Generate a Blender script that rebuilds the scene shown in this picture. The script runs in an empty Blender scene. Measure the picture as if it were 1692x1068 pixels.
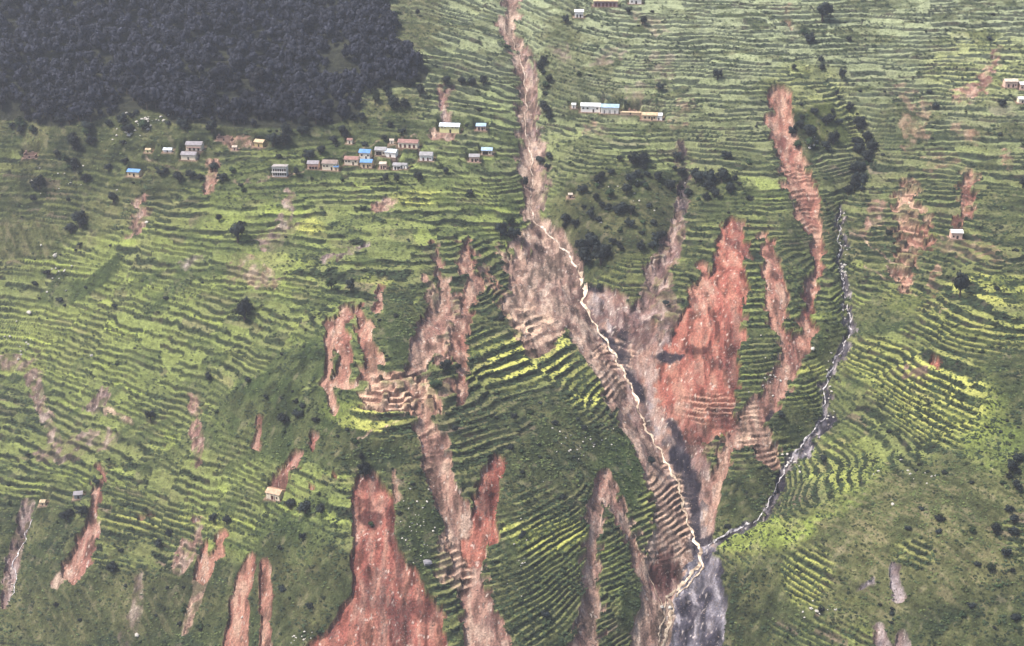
import bpy, math, random
import numpy as np
from mathutils import Vector
random.seed(7); rng = np.random.default_rng(7)
R = math.radians
sc = bpy.context.scene
COL = sc.collection

# ------------------------------------------------------------------ camera
PITCH, DIST, HFOV, SLOPE = R(23), 720.0, R(45), math.tan(R(29))
CAM = np.array([0.0, -DIST*math.cos(PITCH), DIST*math.sin(PITCH)])
cd = bpy.data.cameras.new('camera'); cam = bpy.data.objects.new('camera', cd); COL.objects.link(cam)
cam.location = CAM; cam.rotation_euler = (math.pi/2 - PITCH, 0, 0)
cd.angle = HFOV; cd.clip_start = 1; cd.clip_end = 6000
sc.camera = cam
# ------------------------------------------------------------------ light (soft daylight from the upper left)
SUN_EL, SUN_AZ = R(58), R(-103)        # azimuth measured clockwise from +Y (view direction)
w = bpy.data.worlds.new('World'); sc.world = w; w.use_nodes = True
nt = w.node_tree; nt.nodes.clear()
sky = nt.nodes.new('ShaderNodeTexSky'); sky.sky_type = 'NISHITA'; sky.sun_disc = False
sky.sun_elevation = SUN_EL; sky.sun_rotation = SUN_AZ; sky.dust_density = 3
bg = nt.nodes.new('ShaderNodeBackground'); bg.inputs[1].default_value = 0.09
wo = nt.nodes.new('ShaderNodeOutputWorld')
nt.links.new(sky.outputs[0], bg.inputs[0]); nt.links.new(bg.outputs[0], wo.inputs[0])
sl = bpy.data.lights.new('sun', 'SUN'); sl.energy = 3.2; sl.angle = R(8); sl.color = (1, .94, .85)
so = bpy.data.objects.new('sun', sl); COL.objects.link(so)
sd = Vector((math.sin(SUN_AZ)*math.cos(SUN_EL), math.cos(SUN_AZ)*math.cos(SUN_EL), math.sin(SUN_EL)))
so.rotation_euler = sd.to_track_quat('Z', 'Y').to_euler()
sc.view_settings.view_transform = 'Standard'; sc.view_settings.look = 'None'
sc.view_settings.exposure = 1.15; sc.view_settings.gamma = 1

def tag(o, label, cat=None, group=None, kind=None):
    o['label'] = label
    if cat: o['category'] = cat
    if group: o['group'] = group
    if kind: o['kind'] = kind
    return o
# ------------------------------------------------------------------ numeric helpers
FPX = 846/math.tan(HFOV/2)
cp, sp = math.cos(PITCH), math.sin(PITCH)
def project(x, y, z):
    dx, dy, dz = x-CAM[0], y-CAM[1], z-CAM[2]
    dep = dy*cp - dz*sp; up = dy*sp + dz*cp
    return 846 + FPX*dx/dep, 534 - FPX*up/dep, dep
def ray(px, py):
    a = (px-846)/FPX; b = (534-py)/FPX
    return np.array([a, cp + b*sp, -sp + b*cp])
def ray_plane(px, py, dz=0.):
    d = ray(px, py); t = (CAM[2]-SLOPE*CAM[1]-dz)/(SLOPE*d[1]-d[2])
    return CAM + d*t
def _h(ix, iy, s):
    n = (ix*374761393 + iy*668265263 + s*1274126177) & 0xffffffff
    n = ((n ^ (n >> 13))*1274126177) & 0xffffffff
    n = ((n ^ (n >> 15))*2246822519) & 0xffffffff
    return ((n ^ (n >> 16)) & 0xffffff)/16777215.0
def rnd(a, b, s): return _h(np.asarray(a).astype(np.int64), np.asarray(b).astype(np.int64), s)
def vn(x, y, s=0):
    ix = np.floor(x).astype(np.int64); iy = np.floor(y).astype(np.int64)
    fx = x-ix; fy = y-iy; fx = fx*fx*fx*(fx*(fx*6-15)+10); fy = fy*fy*fy*(fy*(fy*6-15)+10)
    a = _h(ix, iy, s); b = _h(ix+1, iy, s); c = _h(ix, iy+1, s); d = _h(ix+1, iy+1, s)
    return ((a*(1-fx)+b*fx)*(1-fy) + (c*(1-fx)+d*fx)*fy)*2-1
def fbm(x, y, s=0, o=3, g=.5):
    r = 0; a = 1; t = 0
    for k in range(o):
        r = r + a*vn(x*2**k+k*17.3, y*2**k-k*9.1, s+k*31); t += a; a *= g
    return r/t
def ss(a, b, x):
    t = np.clip((x-a)/(b-a), 0, 1); return t*t*(3-2*t)
def mix(a, b, t):
    return a*(1-t[:, None]) + b*t[:, None]

# ------------------------------------------------------------------ relief traced by height offsets from the mean slope
RC = [(-100,-60,10),(350,-60,5),(846,-60,-6),(1200,-60,4),(1800,-60,12),
 (0,150,0),(350,150,4),(650,150,4),(860,150,-6),(1050,150,3),(1300,170,8),(1500,150,2),(1700,150,10),
 (0,330,-32),(250,330,-8),(500,330,4),(760,330,0),(880,330,-12),(1000,330,2),(1130,330,-7),(1230,330,4),(1320,330,0),(1400,330,-9),(1550,330,2),(1700,330,8),
 (0,500,-66),(200,500,-34),(400,500,-2),(600,500,18),(800,500,4),(965,500,-18),(1030,500,-8),(1190,440,3),(1300,480,4),(1400,480,-12),(1550,480,10),(1700,480,18),
 (0,660,-84),(200,660,-50),(400,660,-10),(560,660,24),(670,665,30),(800,640,12),(930,640,0),(1050,650,-20),(1120,650,-14),(1220,620,-4),(1300,640,-8),(1362,680,-22),(1500,640,12),(1650,620,42),(1750,600,40),
 (0,820,-84),(200,820,-60),(420,820,-24),(600,800,12),(760,800,8),(950,780,2),(1060,800,-16),(1125,830,-32),(1200,800,-22),(1290,780,-28),(1400,780,-6),(1560,800,26),(1720,800,46),
 (0,980,-96),(200,980,-76),(420,980,-36),(600,960,0),(760,960,0),(900,950,-4),(1020,950,-22),(1140,950,-46),(1225,893,-12),(1330,875,8),(1500,920,30),(1720,950,44),
 (0,1130,-105),(300,1130,-80),(640,1130,-20),(900,1130,-24),(1130,1130,-60),(1250,1060,-30),(1400,1130,-8),(1750,1130,36)]
P = np.array([ray_plane(a, b, c)[:2] for a, b, c in RC]); V = np.array([c for *_, c in RC], float)
far = np.array([(x, y) for x in (-1300,-700,0,700,1300) for y in (-420, 520, 1000)]+[(-1100,0),(1100,0)], float)
P = np.vstack([P, far]); V = np.concatenate([V, np.zeros(len(far))])
def U(d2): return np.sqrt(d2 + 60.0**2)
Kmat = U(((P[:, None]-P[None])**2).sum(-1)); RW = np.linalg.solve(Kmat + np.eye(len(P))*-1.5, V)
def base(x, y):
    r = np.zeros_like(x, dtype=float)
    for (a, b), wt in zip(P, RW): r += wt*np.sqrt((x-a)**2+(y-b)**2+3600.)
    r = np.clip(r, -140, 80)
    return SLOPE*y + r + 5*fbm(x/95, y/70, 1, 2) + 3.2*vn(x/36, y/26, 5) + .6*vn(x/17, y/13, 6)
def ray_hit(px, py, dz=0.):
    d = ray(px, py); t = np.linspace(380, 1300, 2600)
    q = CAM[None] + d[None]*t[:, None]
    f = q[:, 2] - base(q[:, 0], q[:, 1]) - dz
    k = np.argmax(f < 0) if (f < 0).any() else len(t)-1
    return q[k]
# channels: (px, py, depth, half width in metres)
CH = [[(848,-60,4,9),(843,20,5,9),(862,90,6,9),(870,160,7,11),(870,210,8,12),(880,290,10,12),(878,350,10,12),(905,385,8,12),(955,450,8,14),(965,500,10,13),(1010,580,12,13),(1050,655,12,13),(1090,745,12,13),(1125,810,12,13),(1145,885,11,14),(1158,930,8,16),(1110,990,5,18),(1105,1068,4,20),(1095,1140,4,20)],
 [(1130,250,3,7),(1130,330,4,8),(1100,420,5,9),(1060,510,5,10),(1030,580,4,10)],
 [(1300,60,2,6),(1385,150,4,6),(1415,210,7,8),(1425,270,8,8),(1390,345,7,7),(1398,500,7,7),(1408,545,8,8),(1362,640,9,9),(1362,690,9,9),(1295,775,10,10),(1285,815,11,11),(1260,858,11,11),(1165,905,5,11)],
 [(1290,165,3,8),(1290,220,4,9),(1340,350,3,8),(1352,430,3,8),(1335,540,3,8),(1270,660,3,8)],
 [(610,790,4,12),(615,880,6,14),(640,990,7,22),(640,1100,7,28)],
 [(720,400,1,5),(725,500,3,8),(700,570,3,9),(700,660,3,9),(722,760,4,9),(760,900,4,10),(800,1068,4,12)],
 [(990,790,3,7),(980,900,3,7),(970,1040,3,9)],[(60,820,3,8),(25,920,5,10),(0,1010,6,10)]]
CHW = [[(ray_hit(a, b, -c)[:2], c, d) for a, b, c, d in ch] for ch in CH]
def carve(x, y):
    out = np.zeros_like(x)
    for ch in CHW:
        for (p, c0, w0), (q, c1, w1) in zip(ch[:-1], ch[1:]):
            m = 2.6*max(w0, w1)
            s = np.where((x > min(p[0], q[0])-m) & (x < max(p[0], q[0])+m) & (y > min(p[1], q[1])-m) & (y < max(p[1], q[1])+m))[0]
            if not len(s): continue
            d = q-p; L = d@d; t = np.clip(((x[s]-p[0])*d[0]+(y[s]-p[1])*d[1])/L, 0, 1)
            r = np.hypot(x[s]-p[0]-t*d[0], y[s]-p[1]-t*d[1])/(w0+(w1-w0)*t)
            out[s] = np.maximum(out[s], (c0+(c1-c0)*t)*np.exp(-r*r*.9-.25*r))
    return out

# ------------------------------------------------------------------ terrain grid (finer where it is near)
NC, NR = 1480, 1090
sn = np.linspace(-1.2, 1.2, NC)*math.tan(HFOV/2)
sx = np.concatenate([-np.geomspace(3.0, .4975, 110)[:-1], sn, np.geomspace(.4975, 3.0, 110)[1:]])
vv = np.linspace(1180, -90, NR)
yy = np.array([ray_plane(846, v)[1] for v in vv])
ys = np.concatenate([np.linspace(-430, yy[0], 40)[:-1], yy, np.linspace(yy[-1], 1000, 70)[1:]])
GY, GS = np.meshgrid(ys, sx, indexing='ij')
nr, nc = GY.shape
Y = GY.ravel()
depth = (np.maximum(Y, -430)-CAM[1])*cp - (SLOPE*Y-CAM[2])*sp
X = GS.ravel()*depth
ZS = base(X, Y) - carve(X, Y)
# parcels of fields
wx = X + 14*fbm(X/40, Y/25, 11, 2); wy = Y + 7*fbm(X/30, Y/22, 12, 2)
CX, CY = 62., 30.
bi = np.floor(wx/CX).astype(np.int64); bj = np.floor(wy/CY).astype(np.int64)
best = np.full(X.shape, 1e9); pid = np.zeros(X.shape, np.int64)
for i in (-1, 0, 1):
    for j in (-1, 0, 1):
        ci, cj = bi+i, bj+j
        dd = ((wx-(ci+rnd(ci, cj, 3))*CX)/CX)**2 + ((wy-(cj+rnd(ci, cj, 4))*CY)/CY)**2
        k = dd < best; best[k] = dd[k]; pid[k] = (ci*1000+cj)[k]
ph = .88+.3*rnd(pid, 0*pid, 8)
PX, PY, DEP = project(X, Y, ZS)
TH = 3.1 - .75*ss(620, 1050, PX) 
def ell(lst, px, py):
    out = np.zeros_like(px)
    for cx, cy, rx, ry, a, s in lst:
        m = 1.5*max(rx, ry); k = np.where((abs(px-cx) < m) & (abs(py-cy) < m))[0]
        if not len(k): continue
        c, q = math.cos(R(a)), math.sin(R(a)); u = ((px[k]-cx)*c+(py[k]-cy)*q)/rx; v = (-(px[k]-cx)*q+(py[k]-cy)*c)/ry
        out[k] = np.maximum(out[k], s*ss(1.25, .8, np.sqrt(u*u+v*v)))
    return out
KEEP = [(870,590,75,38,0,1),(900,870,60,70,0,.8),(870,1000,60,70,0,.7),(1030,900,28,70,0,.8),(1540,650,90,80,25,1),(1440,610,60,35,20,1),(1380,770,60,40,20,.9),(1335,950,45,50,15,1),(1510,915,35,25,15,.8),(640,690,55,35,0,1),(1330,1045,60,20,10,.7),(1095,850,40,80,0,.9),(1000,650,45,35,0,1),(240,870,95,30,0,.9),(740,930,30,40,0,.9),(1610,560,80,35,0,.8),(800,690,70,50,0,.8),(1170,660,75,45,0,.9)]
CALM = ell(KEEP, PX, PY)
LEV = ZS/TH + (1-.8*CALM)*(.32*fbm(X/13, Y/9, 21, 2) + .07*vn(X/4.5, Y/4, 25)) + .95*vn(ZS/9.5+7*rnd(pid, 0*pid, 19), X/110, 27)
LEV = LEV*1.0 + rnd(pid, 0*pid, 9)*1.0
LI = np.floor(LEV); LF = LEV-LI

# ---- where the fields are terraced (ellipses: cx, cy, rx, ry, degrees, strength removed)
WILD = [(300,290,260,45,3,.6),(560,225,180,40,0,.7),(120,215,260,45,5,.85),(60,330,120,60,0,.55),(45,400,75,30,0,.8),(130,470,80,20,-25,.9),(480,205,160,35,0,.8),(640,200,60,50,0,.7),(680,40,50,50,0,.6),
 (1010,350,100,75,0,1),(1075,330,60,60,0,.9),(1180,330,60,40,10,.75),(985,430,40,30,0,1),(1340,215,55,45,0,1),(1310,330,50,30,0,.0),
 (655,530,30,70,5,1),(450,640,110,40,-35,1),(500,700,90,45,-30,1),(380,700,60,40,-30,.6),(600,740,95,40,0,1),(690,870,35,95,0,1),(850,800,70,45,0,.85),(930,720,75,45,45,1),(900,760,60,60,0,1),
 (1030,760,55,60,60,1),(560,590,22,60,0,.3),(120,1000,330,75,8,.95),(60,900,90,70,0,.85),(500,970,110,110,0,.95),(380,1000,110,80,0,.9),(460,900,110,25,0,.4),
 (1040,1010,30,40,0,1),(850,900,18,140,0,.7),(1230,820,60,45,-30,1),(1310,700,45,40,0,.8),(1310,440,30,80,0,.5),(1460,520,60,35,-20,.8),(1370,560,35,40,0,.7),
 (1500,850,260,75,-18,1),(1660,700,75,140,0,1),(1560,970,170,130,20,.92),(1430,900,80,60,0,.8),(1250,880,60,30,-10,1),(1260,1010,70,90,0,.9),(1400,980,50,60,0,.8),
 (850,690,60,30,0,.3),(910,680,40,25,0,1),(1660,350,40,40,0,.6),(1480,210,40,50,0,.6),(1640,640,70,40,0,.9),(930,100,40,100,0,.6),(1380,650,30,60,0,.4),(1090,1010,60,80,0,1)]
n1 = fbm(X/16, Y/12, 41, 3); n2 = fbm(X/16, Y/12, 47, 3)
n3 = fbm(X/4, Y/3.2, 43, 2); n4 = fbm(X/4, Y/3.2, 48, 2)
EX = PX + 22*n1 + 7*n3; EY = PY + 18*n2 + 6*n4
TERR = 1-ell(WILD, EX, EY)
TERR = np.maximum(TERR, ell(KEEP, PX+8*n3, PY+8*n4))
drop = ss(-.55, -.25, fbm(X/22, Y/8, 51, 2) + .25*ell(KEEP, PX, PY)*2)
along = fbm(X/19+LI*7.7, LI*3.1, 61, 1)
TERR = TERR*ss(.60, .50, abs(GS.ravel()))*ss(-330, -180, PY)*ss(1420, 1260, PY)
TERR = TERR*np.clip(.25+drop, 0, 1)*(.45+.55*ss(-.62, -.2, along))

# ---- landslides and beds: (name key, redness, grey, strength, [(px, py, half width px)...])
F = []
def feat(key, red, gry, st, *pts): F.append((key, red, gry, st, pts))
feat('ravine', .15, .15, 1, (848,-60,18),(845,0,13),(838,40,17),(860,90,11),(870,150,13),(868,200,17),(876,250,19),(878,300,17),(878,340,13),(885,370,20),(905,400,35),(915,450,50),(925,500,45))
feat('ravine', .35, .35, .85, (872,80,6),(880,130,7),(884,180,9),(893,250,9),(898,300,8),(893,350,8))
feat('ravine', .2, .1, 1, (860,385,10),(855,440,14),(858,500,22),(890,540,40))
feat('ravine', .25, .05, .8, (825,395,4),(840,430,6),(848,480,9),(860,520,22),(880,560,30))
feat('ravine', .2, .15, 1, (950,500,35),(985,560,30),(1020,630,28),(1060,700,27),(1090,770,27),(1112,830,32),(1120,880,38),(1112,940,45),(1090,1000,34),(1070,1068,34),(1060,1130,34))
feat('ravine', .4, .3, 1, (975,480,12),(1000,500,30),(1030,555,38),(1060,605,42),(1085,660,42),(1110,720,36),(1140,780,36),(1160,840,24),(1165,895,18))
feat('ravine', .1, .9, .9, (982,485,10),(986,508,8))
feat('ravine', .25, .6, 1, (1000,530,7),(1030,590,9),(1060,640,9),(1090,700,11),(1125,760,14),(1145,820,15),(1160,890,14))
feat('ravine', .45, .3, .95, (1050,530,28),(1082,590,36),(1105,650,38),(1135,700,30))
feat('ravine', .3, .3, .85, (1085,470,16),(1110,520,18),(1100,560,22))
feat('riverbed', 0, 1, 1, (1165,905,16),(1162,950,36),(1158,1000,44),(1150,1068,48),(1145,1130,50))
feat('red', 1, 0, 1, (1212,378,20),(1206,430,28),(1200,480,38),(1180,530,56),(1165,580,64),(1152,630,70),(1165,680,48))
feat('red', .8, 0, 1, (1160,438,9),(1157,490,20))
feat('red', .55, .2, .8, (1120,690,35),(1160,730,25))
feat('chute', .35, .3, .85, (1130,240,9),(1130,290,9),(1130,330,11),(1120,375,13),(1103,418,20),(1086,460,24),(1072,500,24),(1062,545,26))
feat('long', .7, 0, 1, (1290,160,22),(1292,210,17),(1305,260,24),(1325,310,26),(1337,350,22),(1352,390,13),(1350,440,11),(1341,490,12),(1335,540,14),(1312,580,18))
feat('long', .5, .05, .9, (1312,580,18),(1290,620,20),(1270,660,23),(1240,695,28),(1205,740,14),(1182,800,12),(1172,850,12))
feat('long', .3, .05, .9, (1240,695,20),(1260,735,20),(1280,765,10))
feat('strip', .65, 0, 1, (1262,385,10),(1272,430,17),(1285,480,20),(1290,530,17),(1296,570,7))
feat('faint', .6, 0, 0.67, (1500,308,20),(1500,350,26),(1500,400,24),(1495,450,20),(1500,478,10))
feat('faint', .5, .1, 0.60, (1455,340,14),(1430,385,10))
feat('faint', .6, 0, 0.65, (1542,360,8),(1532,400,14))
feat('faint', .6, 0, 0.69, (1603,290,16),(1600,330,14),(1588,375,10))
feat('faint', .5, 0, 0.52, (1548,445,8),(1540,485,9))
feat('faint', .4, 0, 0.43, (1560,405,14),(1620,410,20),(1650,430,12))
feat('faint', .45, 0, 0.43, (1498,150,12),(1505,215,16),(1500,245,12))
feat('faint', .5, 0, 0.43, (1530,170,10),(1525,225,13))
feat('faint', .5, .1, 0.65, (1650,82,8),(1637,118,10),(1620,142,12),(1590,158,14))
feat('faint', .5, 0, 0.43, (1590,215,14),(1610,225,14)); feat('faint', .5, 0, 0.52, (1663,255,10),(1660,275,8))
feat('faint', .5, 0, 0.43, (1540,270,14),(1580,262,8))
feat('faint', 1, 0, 1.00, (1538,593,9),(1543,597,9)); feat('faint', .3, .2, 0.60, (1520,608,10),(1500,618,8))
feat('faint', .6, .1, 0.52, (1303,15,8),(1303,45,7)); feat('faint', .3, .3, 0.39, (1095,95,14),(1092,130,13)); feat('faint', .3, .3, 0.39, (1055,150,16),(1040,185,14))
feat('faint', .4, .2, 0.39, (1060,30,12),(1090,45,14)); feat('faint', .2, .4, 0.47, (925,80,16),(935,92,14)); feat('faint', .3, .3, 0.43, (985,100,10),(1025,88,12))
feat('faint', .4, .1, 0.52, (980,210,14),(990,213,12)); feat('faint', .4, .1, 0.43, (1130,170,12),(1125,205,14))
feat('hamlet', .4, .3, .85, (736,143,9),(733,170,10),(737,202,7)); feat('hamlet', .25, .1, .9, (715,222,9),(745,226,9))
feat('hamlet', .5, .1, .8, (352,272,13),(350,298,11),(343,318,6)); feat('hamlet', .4, .2, .8, (236,330,9),(233,360,9),(216,387,9))
feat('hamlet', .3, .35, .6, (478,318,7),(478,345,11),(470,372,15),(440,400,16)); feat('hamlet', .4, .1, .7, (625,342,9),(652,335,9))
feat('hamlet', .2, .5, .7, (598,400,5),(572,412,5),(545,430,6)); feat('hamlet', .3, .2, .5, (395,440,24),(440,455,24)); feat('hamlet', .2,.5,.55,(330,425,7),(300,440,8))
feat('hamlet', .25,.1,.6,(370,232,8),(430,238,10))
feat('fork', .4, .1, .9, (715,400,6),(725,440,9),(731,490,12),(715,530,18),(700,570,24),(690,605,20))
feat('fork', .45, 0, .9, (762,395,7),(775,430,13),(781,462,16),(770,500,14),(759,540,16),(762,590,15),(766,625,12),(764,665,7))
feat('fork', .35, .1, .85, (702,455,5),(712,495,9)); feat('fork', .4, .1, .85, (755,500,18),(737,540,14),(728,600,8)); feat('fork', .4, 0, .85, (745,550,5),(735,600,7))
feat('fork', .4, 0, .8, (800,440,5),(820,475,8),(845,530,8))
feat('fork', .4, 0, .85, (625,645,34),(670,645,32),(710,668,26)); feat('fork', .3, 0, .85, (740,640,14),(770,635,10))
feat('fork', .4, .1, .95, (705,690,18),(716,725,20),(722,770,23),(735,810,24),(750,850,25),(766,900,28),(777,950,28),(790,1000,32),(806,1068,38),(815,1130,38))
feat('twin', .5, .05, .9, (628,475,8),(626,510,7)); feat('twin', .5, .0, 1, (595,503,6),(608,550,13),(612,600,16),(617,645,20))
feat('twin', .55, .05, .9, (577,512,13),(550,542,12),(541,590,6),(545,640,8),(549,678,7)); feat('twin', .6, 0, 1, (566,540,14),(568,590,14),(566,628,16))
feat('branch', 1, 0, 1, (820,760,12),(812,785,18),(800,830,22),(795,870,24),(785,905,24)); feat('branch', .2, .0, .75, (738,885,12),(738,940,16),(740,965,10)); feat('branch', .2, 0, .8, (650,780,5),(658,825,7))
feat('big', 1, .05, 1, (608,798,20),(615,830,38),(615,900,38),(627,950,44),(640,990,66),(640,1040,90),(640,1068,98),(640,1130,110)); feat('big', .9, 0, 1, (548,1056,14),(530,1075,20))
feat('pair', .5, 0, .95, (440,935,11),(441,980,11),(438,1030,9),(435,1130,15)); feat('pair', .65, 0, .95, (413,922,11),(400,970,15),(393,1020,17),(384,1130,24))
feat('lowleft', .7, .1, .95, (170,773,9),(160,820,9),(150,870,13),(140,910,19),(120,940,20)); feat('lowleft', .2, .1, .6, (110,945,12),(90,965,8))
feat('lowleft', .35, .4, .8, (45,835,12),(30,890,12),(18,950,12),(8,1000,6)); feat('lowleft', .75, 0, .9, (366,873,7),(350,905,12),(333,950,15)); feat('lowleft', .3, .1, .75, (333,950,14),(320,1000,10),(303,1045,8))
feat('lowleft', .35, .2, .7, (328,860,8),(315,910,13),(295,940,12)); feat('lowleft', .15, .3, .5, (232,950,8),(225,1010,10),(205,1060,12)); feat('lowleft', .9,0,1,(246,849,6),(244,850,6))
feat('midleft', .8, .1, .9, (490,750,10),(468,778,12),(448,800,7)); feat('midleft', .8, .1, .9, (521,718,6),(515,735,7)); feat('midleft', .6, .1, .8, (431,688,5),(424,735,8)); feat('midleft', .35, .2, .7, (322,655,8),(326,705,10),(330,760,10))
feat('midleft', .9,0,.9,(552,782,5),(550,785,5)); feat('midleft', .9,0,.9,(518,800,6),(514,800,6)); feat('midleft', .15, .35, .75, (175,650,12),(150,675,12)); feat('midleft', .3, .3, .6, (10,595,16),(45,605,12),(100,745,9),(60,755,9))
feat('midleft', .1, 0, .6, (180,675,6),(215,700,6)); feat('midleft', .3, .3, .55, (90,745,22),(180,720,16))
feat('forkright', .35, .15, .95, (1000,783,10),(990,820,15),(981,870,14),(976,920,12),(976,980,14),(970,1030,20),(970,1130,28)); feat('forkright', .3, .1, .95, (1002,790,12),(1020,840,12),(1046,890,11),(1065,940,12),(1085,990,14),(1088,1050,18))
feat('darkred', .75, .25, 1, (1095,920,20),(1096,970,22))
feat('spur', .3, .7, .95, (1478,938,8),(1482,985,11)); feat('spur', .2, .6, .9, (1450,1035,9),(1462,1075,14)); feat('spur', .3, .65, .9, (1490,1050,10),(1500,1090,16)); feat('spur', .1, .8, .8, (1415,972,4),(1445,962,4))
feat('sidebed', .1, .75, .9, (1388,340,4.3),(1387,400,5.0),(1394,450,6.5),(1400,500,7.2),(1408,545,7.2),(1385,590,5.8),(1363,640,5.8),(1362,690,5.0),(1330,735,6.5),(1295,775,8.6),(1285,815,7.2),(1262,855,5.8),(1212,880,6.5),(1165,905,7.2))
feat('sidebed', 0, 1, .9, (1375,690,10),(1355,715,8)); feat('sidebed', 0, .9, .95, (1325,745,13),(1342,742,12))
feat('path', 0, 0, .85, (1405,385,1.6),(1440,405,1.6),(1475,435,1.6),(1490,470,1.6)); feat('path', 0, 0, .8, (590,725,1.6),(640,702,1.6),(690,668,1.6)); feat('path', 0, 0, .8, (1440,440,1.4),(1500,480,1.4),(1560,515,1.2)); feat('path', 0, .1, .7, (690,225,1.4),(620,232,1.2),(560,262,1.4),(500,285,1.4),(400,300,1.4),(330,290,1.2),(240,262,1.2))
SOIL = np.zeros_like(X); RED = np.zeros_like(X); GRY = np.zeros_like(X); FID = np.full(X.shape, -1, np.int64)
keys = []
tz = ss(0, 1, TERR)
lj = (rnd(LI+pid*3, 0*pid, 71)-.5)*20*TERR        # each terrace edge catches the debris differently
n5 = vn(X/1.3, Y/1.3, 49)
fx_ = PX + 5.0*n1 + 4.2*n3 + 1.2*n5 + lj*np.where(vn(X/30, Y/30, 3) > 0, 1, -1); fy_ = PY + 5*n2 + 5*n4
for key, red, gry, st, pts in F:
    if key not in keys: keys.append(key)
    kid = keys.index(key)
    for (x0, y0, w0), (x1, y1, w1) in zip(pts[:-1], pts[1:]):
        m = max(w0, w1)+14
        s = np.where((fx_ > min(x0, x1)-m) & (fx_ < max(x0, x1)+m) & (fy_ > min(y0, y1)-m) & (fy_ < max(y0, y1)+m))[0]
        if not len(s): continue
        dx, dy = x1-x0, y1-y0; L = dx*dx+dy*dy+1e-6
        t = np.clip(((fx_[s]-x0)*dx+(fy_[s]-y0)*dy)/L, 0, 1)
        d = np.hypot(fx_[s]-x0-t*dx, fy_[s]-y0-t*dy) - (w0+(w1-w0)*t)
        mk = st*ss(2.2, -2.2, d)
        if st < .9: mk = mk*(.55+.6*ss(-.5, .35, n3[s]+.4*n1[s]))
        a = np.clip(mk/(np.maximum(SOIL[s], 0)+mk+1e-6), 0, 1)*(mk > .02)
        a = np.where(mk >= SOIL[s]*.999, np.maximum(a, mk), a*mk)
        RED[s] = RED[s]*(1-a)+red*a; GRY[s] = GRY[s]*(1-a)+gry*a
        FID[s] = np.where((mk > SOIL[s]*.99) & (mk > .45), kid, FID[s])
        SOIL[s] = np.maximum(SOIL[s], mk)
SOIL = np.clip(SOIL, 0, 1)

# ---- tread / riser geometry
SLT = ell([(870,560,80,60,0,1),(660,655,80,60,0,1),(1095,840,50,90,0,1),(1190,670,70,30,10,.9),(1320,330,40,110,0,.6),(740,940,40,50,0,1),(1500,400,70,100,0,.8),(1255,740,40,40,0,.9),(1000,610,40,70,35,1),(715,720,40,60,0,.9)], PX, PY)
SLT = SLT*(.45+.55*ss(-.35, .15, fbm(X/7, Y/5, 141, 2)))
TG = TERR*(1-SOIL*(1-.9*np.maximum(SLT, .35*(SOIL < .85))))
TA = .72
riser = ss(TA, 1.0, LF)
DZ = (riser-LF+.1)*TH*.82*TG
rough = .45*fbm(X/3, Y/2.6, 81, 3)*(1-.6*TERR) + (1-.8*SLT)*SOIL*(1.5*fbm(X/8, Y/13, 89, 2)+1.5*fbm(X/5, Y/9, 85, 3)+.45*fbm(X/1.6, Y/3, 86, 2)*.5-.8*abs(vn(X/3.2+n1, Y/22, 87))) - (1.5+2.3*RED)*ss(.38, .60, SOIL)*ss(.7, .9, SOIL+.3*(RED>.5)) + SOIL*GRY*2.2*fbm(X/7, Y/6, 88, 3)
# stony berms and hollows inside the big slide scars
ZF = ZS + DZ + rough
PX, PY, DEP = project(X, Y, ZF)

# ---- lookup of the ground at a photo pixel
IW, IH = 1692+300, 1068+200
order = np.argsort(-DEP)
ui = np.round(PX[order]).astype(int)+150; vi = np.round(PY[order]).astype(int)+100
ok = (ui >= 0) & (ui < IW) & (vi >= 0) & (vi < IH) & (DEP[order] > 0)
imap = np.full((IH, IW), -1, np.int64); imap[vi[ok], ui[ok]] = order[ok]
def at(px, py):
    u, v = int(round(px))+150, int(round(py))+100
    for r in range(0, 12):
        w_ = imap[max(v-r, 0):v+r+1, max(u-r, 0):u+r+1]; w_ = w_[w_ >= 0]
        if len(w_): return int(w_[np.argmin((PX[w_]-px)**2+(PY[w_]-py)**2)])
    return 0
G2 = ZF.reshape(nr, nc)
def ground(x, y):
    i = int(np.clip(np.searchsorted(ys, y)-1, 0, nr-2))
    z = []
    for k in (i, i+1):
        d = (ys[k]-CAM[1])*cp - (SLOPE*ys[k]-CAM[2])*sp
        s = x/d; j = int(np.clip(np.searchsorted(sx, s)-1, 0, nc-2)); t = np.clip((s-sx[j])/(sx[j+1]-sx[j]), 0, 1)
        z.append(G2[k, j]*(1-t)+G2[k, j+1]*t)
    t = np.clip((y-ys[i])/(ys[i+1]-ys[i]), 0, 1)
    return float(z[0]*(1-t)+z[1]*t)

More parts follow.
